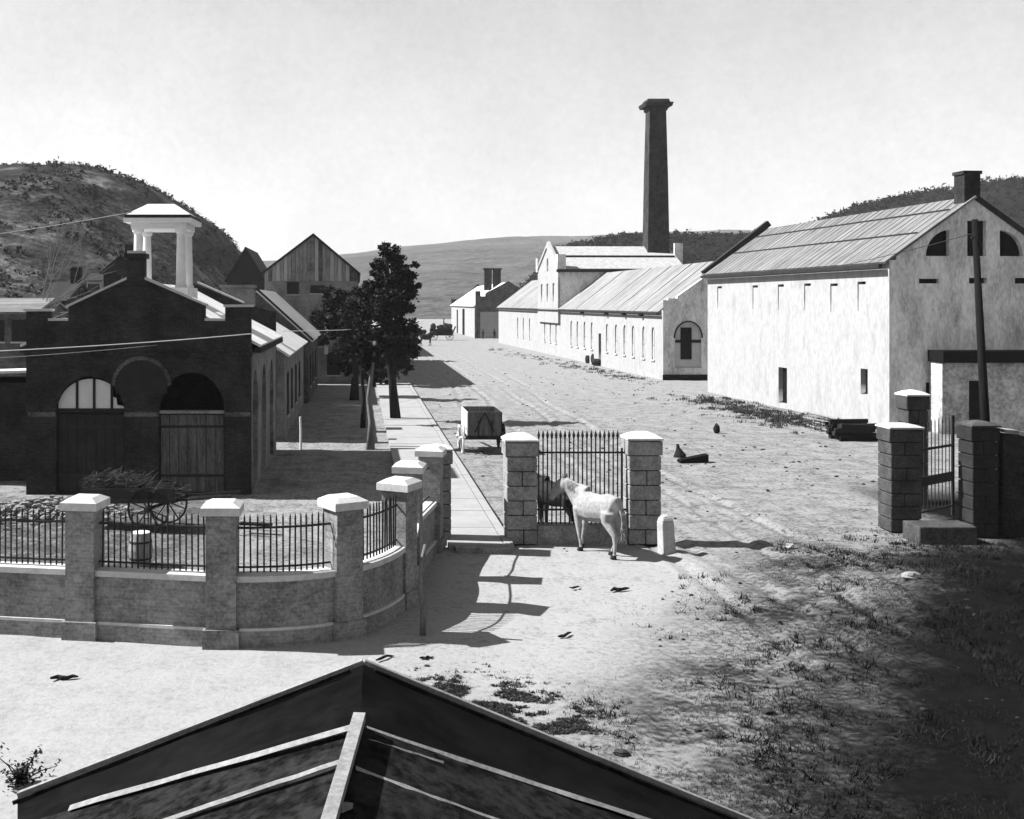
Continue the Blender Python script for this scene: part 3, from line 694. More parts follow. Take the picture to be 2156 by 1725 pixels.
cottage('dark steep-gabled house between the hill foot and the boarded gable', 478, 556, 585, 521, 118, 14, 'slate', 'slate')
cottage('pale-walled cottage on the hillside left of the cupola', 182, 213, 590, 574, 150, 6, 'whitewash', 'slate', None, True)
cottage('grey house with broad roof left of the stepped gable', 84, 136, 632, 592, 72, 8, 'slate', 'slate', 128, True)
cottage('low house with pale roof at the left edge above the shed', -40, 74, 655, 627, 64, 7, 'shop brick', 'roof metal', None, True)
cottage('tiny white house higher up at the left edge of the hill', 18, 36, 600, 573, 165, 5, 'whitewash', 'whitewash')
cottage('tiny narrow white house beside the bare tree', 44, 58, 575, 548, 180, 5, 'whitewash', 'slate')
cottage('dim house with dark roof on the hill foot behind the engine house chimney', 535, 600, 640, 606, 135, 8, 'plaster grey', 'pale tin', None, True)
cottage('dark-roofed house against the hill left of the cupola columns', 218, 292, 570, 538, 80, 8, 'dark brick', 'slate', 250)
sh = thing('lean_to_shed', 'low lean-to shed with sunlit roof edge left of the engine house', 'shed', (-14, 42, 0))
obj('wall', MB().box(-22, EXL-.2, 43, 46.8, -.1, 3.85), 'dark brick', sh)
obj('roof_slope', MB().slab((-22, 42.5, 4.1), (EXL-.05, 42.5, 4.4), (EXL-.05, 47, 4.25), (-22, 47, 3.95), .1), 'pale tin', sh)

# ------------------------------------------------------------------ right row: tall whitewashed mill
def wv(O, rz, px):
    d = Vector((-math.sin(rz), math.cos(rz))); k = (px-VX)/S
    return (k*O[1]-O[0])/(d.x-k*d.y)
def wallpt(O, rz, px, py):
    v = wv(O, rz, px); Y = O[1]+v*math.cos(rz); return v, PZ(py, Y)
WO, WR = (29.05, 59.8), math.atan2(1.55, 26.2)
wb = thing('whitewashed_mill', 'tall whitewashed mill with streaked tin roof at the right', 'building', (WO[0], WO[1], 0), WR)
WL, WE, WA, WW = 26.3, 9.35, 12.75, 9.7
holes = []; slits = []
for (a, b_, c, d_) in ((1639, 1657, 773, 853), (1812, 1827, 776, 832)):
    v1, zt = wallpt(WO, WR, a, c); v0, zb = wallpt(WO, WR, b_, d_); slits.append((v0, v1, max(.3, zb), zt)); holes.append(rect(v0, v1, max(.3, zb), zt))
ups = []
for px, py in ((1515, 603), (1590, 601), (1644, 599), (1700, 597), (1756, 597), (1814, 593)):
    v, z = wallpt(WO, WR, px, py); ups.append((v-.45, v+.45, z-1.7, z)); holes.append(rect(v-.45, v+.45, z-1.7, z))
obj('street_wall', wall_mesh('street_wall', [(0, -.2), (WL, -.2), (WL, WE), (0, WE)], holes, .4, (0, 0, 0), (0, 1, 0), (1, 0, 0)), 'whitewash', wb, world=False)
for k, (a, b_, c, d_) in enumerate(slits):
    obj('slit_opening', MB().box(.3, .38, a, b_, c, d_), 'black', wb, world=False)
for k, (a, b_, c, d_) in enumerate(ups):
    w_ = obj('window', MB().box(.06, .14, a, b_, c, d_-.16), 'whitewash', wb, world=False); obj('lintel_gap', MB().box(.3, .34, a, b_, d_-.17, d_), 'black', w_)
gz = lambda py: PZ(py, WO[1]); gu = lambda px: (PX(px, WO[1]+.3)-WO[0])
holes = []
quarter = [(gu(1997), gz(539)), (gu(1997), gz(484))]+[(gu(1997)-(gu(1997)-gu(1946))*math.sin(q), gz(539)+(gz(484)-gz(539))*math.cos(q)) for q in [math.pi/2*k/8 for k in range(1, 9)]]
qmir = [(gu(2052)*2-u+.0, z) for u, z in quarter]
cent = rect(gu(2036), gu(2077), gz(539), gz(464)); low1 = rect(gu(1946), gu(1978), gz(862), gz(806))
lint = rect(gu(1931), gu(1975), gz(597), gz(587)); lint2 = rect(gu(2040), gu(2079), gz(597), gz(585)); lint3 = rect(gu(2140), gu(2180), gz(597), gz(585))
obj('gable_wall', wall_mesh('gable_wall', [(.401, -.2), (WW, -.2), (WW, WE), (WW/2, WA), (.401, WE+.2)], [quarter, qmir, cent, low1, lint, lint2, lint3], .4, (0, 0, 0), (1, 0, 0), (0, 1, 0)), 'lightened whitewash', wb, world=False)
obj('gable_edge', MB().box(.0, .4, -.004, -.002, -.2, WE), 'lightened whitewash', wb, world=False)
for q in (quarter, qmir): obj('quarter_window', MB().prism(q, .3, .33), 'black', wb, world=False)
for q in (cent, low1, lint, lint2, lint3): obj('opening', MB().prism(q, .28, .31), 'black', wb, world=False)
obj('far_gable', MB().prism([(.401, -.2), (WW, -.2), (WW, WE), (WW/2, WA), (.401, WE+.28)], WL, WL+.4), 'lightened whitewash', wb, world=False)
obj('rear_wall', MB().box(WW-.4, WW-.002, .401, WL-.002, -.2, WE), 'whitewash', wb, world=False)
sl_ = (WA-WE)/(WW/2)
obj('roof_slope', MB().slab((WW/2, -.12, WA+.14), (WW/2, WL+.3, WA+.14), (-.35, WL+.3, WE-.35*sl_+.14), (-.35, -.12, WE-.35*sl_+.14), .12), 'roof metal', wb, world=False)
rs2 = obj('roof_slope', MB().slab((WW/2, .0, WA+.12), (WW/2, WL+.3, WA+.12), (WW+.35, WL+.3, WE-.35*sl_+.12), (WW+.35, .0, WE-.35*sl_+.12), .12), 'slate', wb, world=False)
rnd = random.Random(8)
for k in range(34):
    v = .6+k*.77+rnd.uniform(-.05, .05); obj('roof_seam', MB().bar((WW/2-.05, v, WA+.11), (-.34, v, WE-.35*sl_+.135), .05, .05), 'roof metal', wb, world=False)
for f in (.22, .60):
    obj('roof_rail', MB().bar((WW/2*(1-f), .6, WA-(WA-WE)*f+.18), (WW/2*(1-f), WL, WA-(WA-WE)*f+.18), .07, .09), 'slate', wb, world=False)
obj('gutter', MB().box(-.5, -.28, .2, WL+.2, WE-.42, WE-.22), 'slate', wb, world=False)
obj('gable_parapet', MB().bar((-.3, WL+.1, WE-.05), (WW/2+.1, WL+.1, WA+.55), .5, .45), 'slate', wb, world=False)
obj('gable_parapet', MB().bar((WW/2, .2, WA+.1), (WW+.3, .2, WE-.05), .5, .3), 'slate', wb, world=False)
obj('chimney', MB().box(gu(2031), gu(2066), .05, 1.0, WA-.6, PZ(366, 60)).box(gu(2028), gu(2069), .0, 1.05, PZ(366, 60)+.003, PZ(359, 60)), 'dark brick', wb, world=False)
# annex
an = thing('gate_annex', 'flat-topped plaster annex with dark fascia in front of the mill gable', 'building', (31.6, 58.4, 0))
AY = 58.4; ax = lambda px: PX(px, AY); az = lambda py: PZ(py, AY)
obj('wall', wall_mesh('wall', [(ax(1984), -.2), (41, -.2), (41, az(764)), (ax(1984), az(764))], [rect(ax(2040), ax(2080), .0, az(802))], .35, (0, AY, 0), (1, 0, 0), (0, 1, 0)), 'grimy plaster', an)
obj('side_wall', MB().box(ax(1984), ax(1984)+.35, AY+.352, 59.7, -.2, az(764)), 'grimy plaster', an)
obj('fascia', MB().box(ax(1981), 41.2, AY-.25, 59.75, az(764)+.002, az(739)), 'black', an)
obj('door', MB().box(ax(2040)-.05, ax(2080)+.05, AY+.26, AY+.32, .0, az(802)), 'black', an)
obj('step', MB().box(ax(2035), ax(2085), AY-.7, AY-.004, -.1, .2), 'pale stone', an)
#frame_window(an, (0, AY, 0), (1, 0, 0), (0, -1, 0), ax(2118), ax(2150), az(870), az(815))

# long whitewashed shop with cross wing
LO, LR = (27.6, 99.0), math.atan2(3.0, 93.0); LL, LE = 93.0, 6.35
ls = thing('whitewashed_shop', 'long low whitewashed shop with a row of arched windows along the street', 'building', (LO[0], LO[1], 0), LR)
holes = []; wins = []
for px, wdt, zt in ((1203, 1.0, 0), (1216, 1.0, 0), (1231, 1.0, 0), (1246, 1.0, 0), (1278, .9, 0), (1297, .9, 0), (1315, .9, 0), (1333, .9, 0), (1355, .9, 0), (1375, .9, 0), (1090, .9, 0), (1102, .9, 0), (1115, .9, 0), (1147, .9, 0), (1159, .9, 0), (1171, .9, 0)):
    v = wv(LO, LR, px); wins.append((v, wdt)); holes.append(arch(v-wdt/2, v+wdt/2, 1.7, 4.3))
vd = wv(LO, LR, 1263); holes.append(rect(vd-.55, vd+.55, .05, 3.6))
obj('street_wall', wall_mesh('street_wall', [(0, -.2), (LL, -.2), (LL, LE), (0, LE)], holes, .45, (0, 0, 0), (0, 1, 0), (1, 0, 0)), 'whitewash', ls, world=False)
for v, wdt in wins:
    w_ = obj('window', MB().box(.14, .2, v-wdt/2, v+wdt/2, 1.7, 4.3+wdt/2), 'glass pale', ls, world=False); obj('glazing_bar', MB().box(.1, .137, v-.05, v+.05, 1.75, 4.6).box(.1, .137, v-wdt/2, v+wdt/2, 3.0, 3.08), 'grey wood', w_)
    obj('sill', MB().box(-.12, .1, v-wdt/2-.1, v+wdt/2+.1, 1.56, 1.695), 'coping stone', w_)
obj('doorway', MB().box(.3, .4, vd-.55, vd+.55, .0, 3.6), 'black', ls, world=False)
RX, RZ = 5.9, 10.8
ez1 = [(.451, -.2), (2*RX, -.2), (2*RX, LE), (RX, RZ), (1.3, LE+1.25), (1.3, LE+1.05), (.451, LE+1.05)]
lu = lambda px: PX(px, LO[1]+.1)-LO[0]; lz = lambda py: PZ(py, LO[1]+.1)
ahole = arch(lu(1421), lu(1477), lz(775), lz(712), 1.45)
obj('end_wall', wall_mesh('end_wall', ez1, [ahole], .45, (0, 0, 0), (1, 0, 0), (0, 1, 0)), 'lightened whitewash', ls, world=False)
obj('end_wall_corner', MB().box(.0, .45, -.004, -.002, -.2, LE+.9), 'lightened whitewash', ls, world=False)
aw = obj('arched_window', MB().box(lu(1421), lu(1477), .2, .26, lz(775), lz(678)), 'glass pale', ls, world=False)
obj('open_sash', MB().box(lu(1434), lu(1457), .1, .197, lz(757), lz(690)), 'black', aw)
obj('transom', MB().box(lu(1421), lu(1434)-.01, .12, .19, lz(722), lz(716)).box(lu(1457)+.01, lu(1477), .12, .19, lz(722), lz(716)), 'dark wood', aw)
ring = MB()
for k in range(14):
    q0, q1 = math.pi*k/14, math.pi*(k+1)/14; c0, r0 = (lu(1421)+lu(1477))/2, (lu(1477)-lu(1421))/2
    ring.prism([(c0+(r0+d)*math.cos(q), lz(712)+(1.45+d)*math.sin(q)) for q, d in ((q0, .0), (q1, .0), (q1, .13), (q0, .13))], -.05, -.006)
obj('arch_ring', ring, 'slate', aw)
obj('base_band', MB().box(-.05, 6, -.12, -.006, lz(806), lz(789)), 'black', ls, world=False)
obj('far_wall', MB().prism([(.451, -.2), (2*RX, -.2), (2*RX, LE), (RX, RZ), (.451, LE+.3)], LL, LL+.4), 'lightened whitewash', ls, world=False)
s3 = (RZ-LE)/RX
for sgn in (1, -1):
    e = -.35 if sgn > 0 else 2*RX+.35
    obj('roof_slope', MB().slab((RX, .46, RZ+.12), (RX, LL+.3, RZ+.12), (e, LL+.3, LE-.35*s3+.12), (e, .46, LE-.35*s3+.12), .12), 'roof metal pale', ls, world=False)
obj('gutter', MB().box(-.5, -.3, .4, LL+.3, LE-.36, LE-.24), 'slate', ls, world=False)
for v in (6, 12, 19, 30): obj('gutter_bracket', MB().box(-.42, -.02, v, v+.5, LE-.62, LE-.37), 'slate', ls, world=False)
rnd = random.Random(2)
for v in (4, 8.5, 15, 22, 33, 46, 62, 78): obj('roof_seam', MB().bar((RX-.05, v+.9, RZ+.12), (-.3, v, LE-.35*s3+.15), .10, .07), 'roof metal', ls, world=False)
# cross wing pavilion
va, vb = wv(LO, LR, 1180), wv(LO, LR, 1137); vm = (va+vb)/2
cw = obj('pavilion_front', wall_mesh('pavilion_front', [(va, LE-2), (vb, LE-2), (vb, 12.3), (vm, 15.4), (va, 12.3)], [arch(vm-.5, vm+.5, 11.3, 12.6), rect(va+2.2, va+3.4, 7.2, 9.6), rect(vm-.6, vm+.6, 7.2, 9.6), rect(vb-3.4, vb-2.2, 7.2, 9.6)], .3, (-.32, 0, 0), (0, 1, 0), (1, 0, 0)), 'whitewash', ls, world=False)
for a, b_, c, d_ in ((va+2.2, va+3.4, 7.2, 9.6), (vm-.6, vm+.6, 7.2, 9.6), (vb-3.4, vb-2.2, 7.2, 9.6), (vm-.5, vm+.5, 11.3, 13.1)):
    obj('window', MB().box(-.12, -.06, a, b_, c, d_), 'glass pale', ls, world=False)
obj('pavilion_wall', MB().box(-.02, 16, va, va+.3, LE, 11.6), 'lightened whitewash', ls, world=False)
obj('pavilion_wall', MB().box(-.02, 16, vb-.3, vb, LE, 11.6), 'lightened whitewash', ls, world=False)
for v, e in ((va-.4, 1), (vb+.4, -1)):
    obj('pavilion_roof', MB().slab((-.5, vm, 14.7), (16.3, vm, 14.7), (16.3, v, 11.45), (-.5, v, 11.45), .15), 'pale stone', ls, world=False)
zz = 13.2; obj('pavilion_ledge', MB().box(.6, 16, va+3.1, va+3.35, zz-.1, zz+.12), 'slate', ls, world=False)
obj('pavilion_cornice', MB().box(-.6, 16.2, va-.6, va-.3, 11.0, 11.35), 'slate', ls, world=False)
obj('pavilion_end', MB().prism([(16, LE), (16.3, LE), (16.3, 11.3), (16, 11.3)], va, vb), 'lightened whitewash', ls, world=False)
for v_ in (va, vb): obj('pavilion_pier', MB().box(-.5, .6, v_-.5, v_+.5, 11.36, 13.3), 'lightened whitewash', ls, world=False)
# the stack
KY = 147.0
stk = thing('chimney_stack', 'tall dark square brick chimney stack with flared cap', 'chimney', (PX(1388, KY), KY, 0))
cxk = PX(1387, KY); dk = 2.9
obj('shaft', MB().add([(cxk+sx*hw, KY+dk/2+sy*hw, z) for z, hw in ((-.1, 1.7), (13.2, 1.62), (14.2, 1.45), (24, 1.3), (33, 1.1)) for sx, sy in ((-1, -1), (1, -1), (1, 1), (-1, 1))],
    [(i*4+e, i*4+(e+1) % 4, i*4+4+(e+1) % 4, i*4+4+e) for i in range(4) for e in range(4)]), 'stack brick', stk)
cpm = MB(); Cc = (cxk, KY+dk/2)
for z0_, z1_, h0, h1 in ((33.003, 33.5, 1.25, 1.35), (33.503, 34.0, 1.75, 1.9), (34.003, 34.5, 1.55, 1.4)):
    cpm.add([(Cc[0]+sx*hw, Cc[1]+sy*hw, z) for z, hw in ((z0_, h0), (z1_, h1)) for sx, sy in ((-1, -1), (1, -1), (1, 1), (-1, 1))], [(0, 1, 5, 4), (1, 2, 6, 5), (2, 3, 7, 6), (3, 0, 4, 7), (3, 2, 1, 0), (4, 5, 6, 7)])
obj('cap', cpm, 'stack brick', stk)
obj('base_house', MB().box(cxk-1.6, cxk+2.6, KY-.6, KY+dk+.6, 5, 13.3).box(cxk+1.9, cxk+3.0, KY-.8, KY, 5, 15.0), 'lightened whitewash', stk)
# far house
FY = 216.0; fh = thing('stepped_gable_house', 'far whitewashed house with two chimneys and shaded stepped gable at the street end', 'house', (23, FY, 0))
fx0 = PX(1001, FY); fx1 = PX(1146, FY); fz = lambda py: PZ(py, FY); fd = 56
obj('wall', MB().box(fx0, fx1, FY+.5, FY+fd, -.1, fz(642)), 'whitewash', fh)
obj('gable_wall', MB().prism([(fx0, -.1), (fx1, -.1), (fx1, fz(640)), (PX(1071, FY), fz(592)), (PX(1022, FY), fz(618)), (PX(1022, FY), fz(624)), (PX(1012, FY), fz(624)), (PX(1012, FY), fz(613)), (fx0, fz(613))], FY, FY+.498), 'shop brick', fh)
rxx = PX(1071, FY); rzz = fz(594)
obj('roof_slope', MB().slab((rxx, FY+.5, rzz), (rxx, FY+fd, rzz), (fx0-.4, FY+fd, fz(645)), (fx0-.4, FY+.5, fz(645)), .15), 'pale tin', fh)
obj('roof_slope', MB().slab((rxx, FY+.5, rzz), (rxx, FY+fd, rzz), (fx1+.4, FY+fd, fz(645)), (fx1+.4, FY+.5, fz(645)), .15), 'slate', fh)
obj('far_gable', MB().prism([(fx0, fz(648)), (fx1, fz(648)), (rxx, rzz+.6), (fx0+2.2, fz(633)), (fx0+2.2, fz(636)), (fx0+1.2, fz(636)), (fx0+1.2, fz(628)), (fx0, fz(628))], FY+fd+.002, FY+fd+.5), 'slate', fh)
for px in (1028, 1047):
    x = PX(px, FY+12); obj('chimney', MB().box(x-.75, x+.75, FY+12, FY+13.5, fz(610), PZ(568, FY+12)).box(x-.95, x+.95, FY+11.8, FY+13.7, PZ(568, FY+12)+.003, PZ(565, FY+12)), 'dark brick', fh)
obj('lower_plaster', MB().box(fx0+.9, fx1-.1, FY-.15, FY-.004, .0, fz(657)), 'whitewash', fh)
obj('corner_pier', MB().box(fx0-.1, fx0+.9, FY-.3, FY+.7, 0, fz(644)), 'shop brick', fh)
obj('doorway', MB().box(fx0-.12, fx0-.004, FY+22, FY+26, .0, fz(652)), 'black', fh)
obj('doorway', MB().box(fx0-.12, fx0-.004, FY+38, FY+40, .0, fz(655)), 'black', fh)

# ------------------------------------------------------------------ trees
def tree(label, base, lobes, Y, trunk_pts, r0, leaves, lsize, leafmat, seed, barkm='bark', name='street_tree', group='trees along the footway', cat='tree'):
    rnd = random.Random(seed); t = thing(name, label, cat, base, 0, group)
    tm = MB(); pts = [Vector(p) for p in trunk_pts]; n = len(pts)
    tm.tube(pts, [r0*(1.35 if i == 0 else 1-.55*i/(n-1)) for i in range(n)], 9)
    L = []
    for px, py, r in lobes:
        dy = rnd.uniform(-.6, .6)*r*Y/S*1.4; c = P(px, py, Y+dy); L.append((c, r*Y/S))
    for c, r in L:
        a = min(pts[n//2:], key=lambda p: (p-c).length); m = (a+c)/2+Vector((rnd.uniform(-.3, .3), rnd.uniform(-.3, .3), -.2))
        tm.tube([a, m, c], [r0*.4, r0*.25, r0*.08], 6)
        for _ in range(4):
            d = Vector((rnd.gauss(0, 1), rnd.gauss(0, 1), rnd.gauss(.2, .8))).normalized()*r*.95; tm.tube([c, c+d*.5+Vector((0, 0, .1*r)), c+d], [r0*.1, r0*.07, .012], 5)
    obj('trunk', tm, barkm, t, smooth=True)
    cm = MB(); tot = sum(r**2.2 for c, r in L)
    for c, r in L:
        k = int(leaves*r**2.2/tot); ncl = max(5, int(k/60))
        cl = []
        for _ in range(ncl):
            d = Vector((rnd.gauss(0, 1), rnd.gauss(0, 1), rnd.gauss(0, 1))).normalized()*(r*rnd.uniform(.2, 1.2)); cl.append((c+d, r*rnd.uniform(.09, .24)))
        for _ in range(k):
            cc_, cr = rnd.choice(cl); p = cc_+Vector((rnd.gauss(0, cr), rnd.gauss(0, cr), rnd.gauss(0, cr*.8)))
            a = Vector((rnd.gauss(0, 1), rnd.gauss(0, 1), rnd.gauss(0, .5))).normalized(); b = a.cross(Vector((rnd.gauss(0, 1), rnd.gauss(0, 1), rnd.gauss(0, 1)))).normalized()
            s = lsize*rnd.uniform(.6, 1.3); o = len(cm.v)
            cm.v += [tuple(p), tuple(p+a*s*.5+b*s*.32), tuple(p+a*s), tuple(p+a*s*.5-b*s*.32)]; cm.f.append((o, o+1, o+2, o+3))
    obj('crown', cm, leafmat, t)
    return t
yA = 65.0; bA = G(834, 886)
tree('tall dark leafy tree with slanting trunk at the footway edge', bA, [(808, 518, 13), (822, 545, 22), (797, 560, 17), (838, 560, 15), (832, 588, 30), (797, 598, 22), (864, 582, 14), (874, 560, 8), (772, 612, 19), (852, 612, 24), (816, 640, 34), (778, 652, 27), (850, 650, 20), (826, 690, 30), (862, 690, 15), (792, 712, 24), (845, 735, 24), (868, 618, 12), (750, 640, 15), (760, 680, 18), (880, 600, 7)], yA,
     [bA+Vector((0, 0, -.2)), P(826, 800, yA), P(816, 740, yA), P(818, 680, yA), P(818, 600, yA), P(812, 540, yA)], .26, 26000, .19, 'leaf', 21)
bB = G(746, 842)
tree('lighter mottled tree in front of the boarded gable', bB, [(698, 645, 20), (722, 618, 18), (738, 660, 26), (702, 690, 24), (748, 705, 26), (722, 735, 22), (765, 750, 22), (690, 612, 14), (735, 775, 18), (675, 665, 16), (680, 715, 15), (760, 680, 20), (710, 765, 14), (760, 625, 16)], 80,
     [bB+Vector((0, 0, -.2)), P(748, 790, 79), P(745, 740, 79), P(732, 690, 80), P(722, 640, 80)], .28, 15000, .22, 'leaf', 22)
bC = Vector((1.1, 92, 0))
tree('dense dark tree overhanging the street farther along the footway', bC, [(800, 720, 20), (832, 718, 26), (858, 715, 22), (845, 748, 24), (812, 755, 20), (868, 745, 15), (855, 770, 14), (828, 775, 18), (795, 772, 16), (770, 745, 18), (785, 795, 14), (812, 792, 14), (760, 778, 14)], 92,
     [bC+Vector((0, 0, -.2)), P(785, 770, 92), P(800, 735, 92), P(825, 715, 92)], .3, 14000, .24, 'leaf', 23)
bF = Vector((1.0, 132, 0))
tree('farthest dark street tree beside the waiting wagon', bF, [(835, 690, 20), (858, 690, 18), (872, 705, 14), (850, 715, 20), (876, 722, 12)], 132, [bF+Vector((0, 0, -.2)), P(790, 720, 132), P(830, 700, 132), P(850, 690, 132)], .3, 5000, .42, 'leaf', 29)
bD = G(780, 946)
tree('slender young tree with bent trunk at the shady yard edge', bD, [(772, 752, 20), (790, 735, 18), (765, 725, 16), (785, 765, 14)], 52.4,
     [bD+Vector((0, 0, -.2)), P(782, 890, 52.4), P(776, 840, 52.4), P(782, 790, 52.4), P(790, 720, 52.4)], .17, 1800, .24, 'leaf', 24, 'bark pale')
bE = G(764, 900)
tree('slim forked young tree between the bent tree and the mottled tree', bE, [(752, 720, 15), (772, 700, 14), (742, 745, 13), (766, 762, 12)], 61.4,
     [bE+Vector((0, 0, -.2)), P(766, 840, 61.4), P(762, 790, 61.4), P(756, 740, 61.4), P(764, 705, 61.4)], .13, 1300, .24, 'leaf', 27)
q = G(633, 946); tag(obj('white_post', MB().tube([(0, 0, -.1), (.01, 0, .8), (-.02, 0, 1.55)], [.06, .06, .05], 8), 'white paint', loc=q), 'thin whitewashed post beside the low workshop wall', 'post')
# bare tree at the left edge
def bare(label, base, h, seed, lean, m='bark pale'):
    rnd = random.Random(seed); t = thing('bare_tree', label, 'tree', base); mb = MB()
    def grow(p, d, l, r, dep):
        e = p+d*l; mb.tube([p, (p+e)/2+Vector((rnd.gauss(0, .04*l), 0, 0)), e], [r, r*.85, r*.65], 5)
        if dep == 0: return
        for _ in range(rnd.choice((2, 3))):
            nd = (d+Vector((rnd.gauss(0, .45), rnd.gauss(0, .3), rnd.gauss(.05, .3)))).normalized(); grow(e, nd, l*rnd.uniform(.65, .85), r*.6, dep-1)
    grow(Vector(base)-Vector((0, 0, .2)), Vector(lean).normalized(), h, .09, 4); obj('branches', mb, m, t)
bare('leafless pale-branched tree against the dark hill', (-22, 66, 0), 4.2, 3, (.18, 0, 1))
bare('dark leaning bare tree at the left edge', (-21, 55, 0), 4.2, 5, (-.3, 0, 1), 'bark')

# ------------------------------------------------------------------ wires and pole
def wire(label, pts, r, m='pale stone'):
    tag(obj('overhead_wire', MB().tube(pts, r, 6), m), label, 'wire', 'overhead wires')
def sag(a, b, s, n=16):
    return [Vector(a).lerp(Vector(b), k/n)-Vector((0, 0, s*4*(k/n)*(1-k/n))) for k in range(n+1)]
wire('lower pale wire slung across the engine house front', sag(P(-60, 742, 34.5), P(530, 703, 39.9), .06), .016, 'white paint')
wire('second thinner wire just below the lower pale wire', sag(P(-60, 757, 36.5), P(330, 727, 39.9), .04), .008, 'pale stone')
wire('pale wire from the workshop roof corner into the street trees', sag(P(585, 697, 70), P(890, 680, 91), .2), .022, 'white paint')
wire('high wire rising to the cupola roof', sag(P(-100, 506, 41), P(330, 437, 44.6), .06), .012, 'pale stone')
pb = Vector((PX(2086, 33.9), 33.9, 0)); pt = P(2052, 462, 33.9)
pole = thing('leaning_pole', 'dark leaning wooden pole by the right-hand gate', 'pole', pb)
obj('shaft', MB().tube([pb-Vector((0, 0, .2)), pb.lerp(pt, .4), pt], [.15, .13, .085], 10), 'pole wood', pole, smooth=True)
obj('bracket', MB().bar(P(2045, 500, 33.9), P(2062, 500, 33.9), .06, .06).bar(P(2052, 484, 33.9), P(2066, 520, 33.9), .05, .05), 'iron', pole)
wire('thin wire running from the leaning pole towards the mill roof', sag(P(2056, 490, 33.9), P(1700, 572, 58), .1), .012, 'iron')

# ------------------------------------------------------------------ wagon in the street
Wq = G(1018, 957); Y0 = Wq.y; wg = thing('box_wagon', 'small box wagon with sunlight painted on its left side and dark tailboard standing in the street', 'wagon', Wq)
wx0, wx1 = PX(984, Y0), PX(1058, Y0); zb, zt = PZ(918, Y0), PZ(868, Y0)
obj('floor', MB().box(wx0, wx1, Y0+.1, Y0+2.9, zb-.14, zb-.004), 'dark wood', wg)
tb = obj('tailboard', MB().box(wx0+.05, wx1-.05, Y0+.1, Y0+.16, zb, zt), 'door wood', wg)
xm = (wx0+wx1)/2; obj('brace', MB().bar((xm-.45, Y0+.08, zb+.15), (xm, Y0+.08, zt-.03), .05, .04, (0, 1, 0)).bar((xm+.45, Y0+.08, zb+.15), (xm, Y0+.08, zt-.03), .05, .04, (0, 1, 0)).box(xm-.3, xm-.25, Y0+.06, Y0+.098, zb, zt-.4).box(xm+.3, xm+.35, Y0+.06, Y0+.098, zb, zt-.4), 'dark wood', tb)
for k in range(4): obj('side_board', MB().box(wx0, wx0+.045, Y0+.1, Y0+2.9, zb+.01+k*.27, zb+.265+k*.27), 'white paint', wg); obj('side_board', MB().box(wx1-.045, wx1, Y0+.1, Y0+2.9, zb+.01+k*.27, zb+.265+k*.27), 'dark wood', wg)  # left boards white, right boards dark: sunlight put into the colour
obj('front_board', MB().box(wx0+.05, wx1-.05, Y0+2.84, Y0+2.9, zb, zt), 'grey wood', wg)
for x, m in ((PX(976, Y0), 'white paint'), (PX(1063, Y0), 'dark wood')):  # wheels likewise: sunlit left pair painted pale, shaded right pair dark
    wheel_parts((x, Y0+.55, .68), .66, (1, 0, 0), 10, wg, m); wheel_parts((x, Y0+2.4, .55), .53, (1, 0, 0), 10, wg, m)
obj('axle', MB().box(PX(976, Y0), PX(1063, Y0), Y0+.5, Y0+.6, .62, .74).box(PX(976, Y0), PX(1063, Y0), Y0+2.35, Y0+2.45, .5, .6), 'dark wood', wg)
obj('shaft', MB().bar((xm, Y0+2.8, .6), (xm, Y0+4.6, .3), .09, .09), 'dark wood', wg)

# ------------------------------------------------------------------ horses
def horse_mesh(head_up=.35, head_turn=0.0, stance=(0, 0, 0, 0)):
    """side-on horse facing -X, hooves at z=0, withers 1.55 m; one fused skin"""
    m = MB()
    m.tube([(-.72, 0, 1.12), (-.6, 0, 1.14), (-.4, 0, 1.16), (-.1, 0, 1.13), (.2, 0, 1.15), (.45, 0, 1.2), (.66, 0, 1.2), (.8, 0, 1.12)],
           [(.16, .12), (.33, .23), (.40, .28), (.38, .31), (.36, .31), (.37, .30), (.32, .26), (.12, .1)], 14)
    T = head_turn
    n0 = Vector((-.48, 0, 1.3)); n1 = Vector((-.78, T*.3, 1.3+head_up*.8)); n2 = Vector((-1.0, T*.7, 1.45+head_up))
    m.tube([n0, n0.lerp(n1, .5), n1, n2], [(.42, .21), (.34, .17), (.25, .135), (.17, .10)], 12)
    h0 = n2+Vector((.04, 0, .02)); h1 = n2+Vector((-.30, T*.25, -.32)); h2 = n2+Vector((-.44, T*.35, -.50))
    m.tube([h0, h0.lerp(h1, .4), h1, h2], [(.16, .105), (.185, .125), (.125, .09), (.09, .075)], 10)
    for s in (-1, 1): m.tube([n2+Vector((.02, s*.06, .08)), n2+Vector((.0, s*.08, .17)), n2+Vector((-.01, s*.085, .24))], [.04, .035, .01], 6)
    for k, (x, s) in enumerate(((-.5, -1), (-.5, 1))):
        o = stance[k]; y = s*.15
        m.tube([(x, y, 1.1), (x-.02, y, .85), (x-.02+o*.4, y, .5), (x-.02+o*.75, y, .3), (x+o, y, .1), (x+o-.03, y, .05), (x+o-.04, y, 0)], [.15, .105, .065, .046, .045, .06, .07], 10)
    for k, (x, s) in enumerate(((.58, -1), (.58, 1))):
        o = stance[k+2]; y = s*.15
        m.tube([(x, y, 1.15), (x-.06, y, .88), (x+.12+o*.5, y, .55), (x+.09+o*.8, y, .3), (x+.04+o, y, .1), (x+.01+o, y, .05), (x+o, y, 0)], [.21, .155, .075, .05, .048, .06, .07], 10)
    return remesh(m, .028, 5)
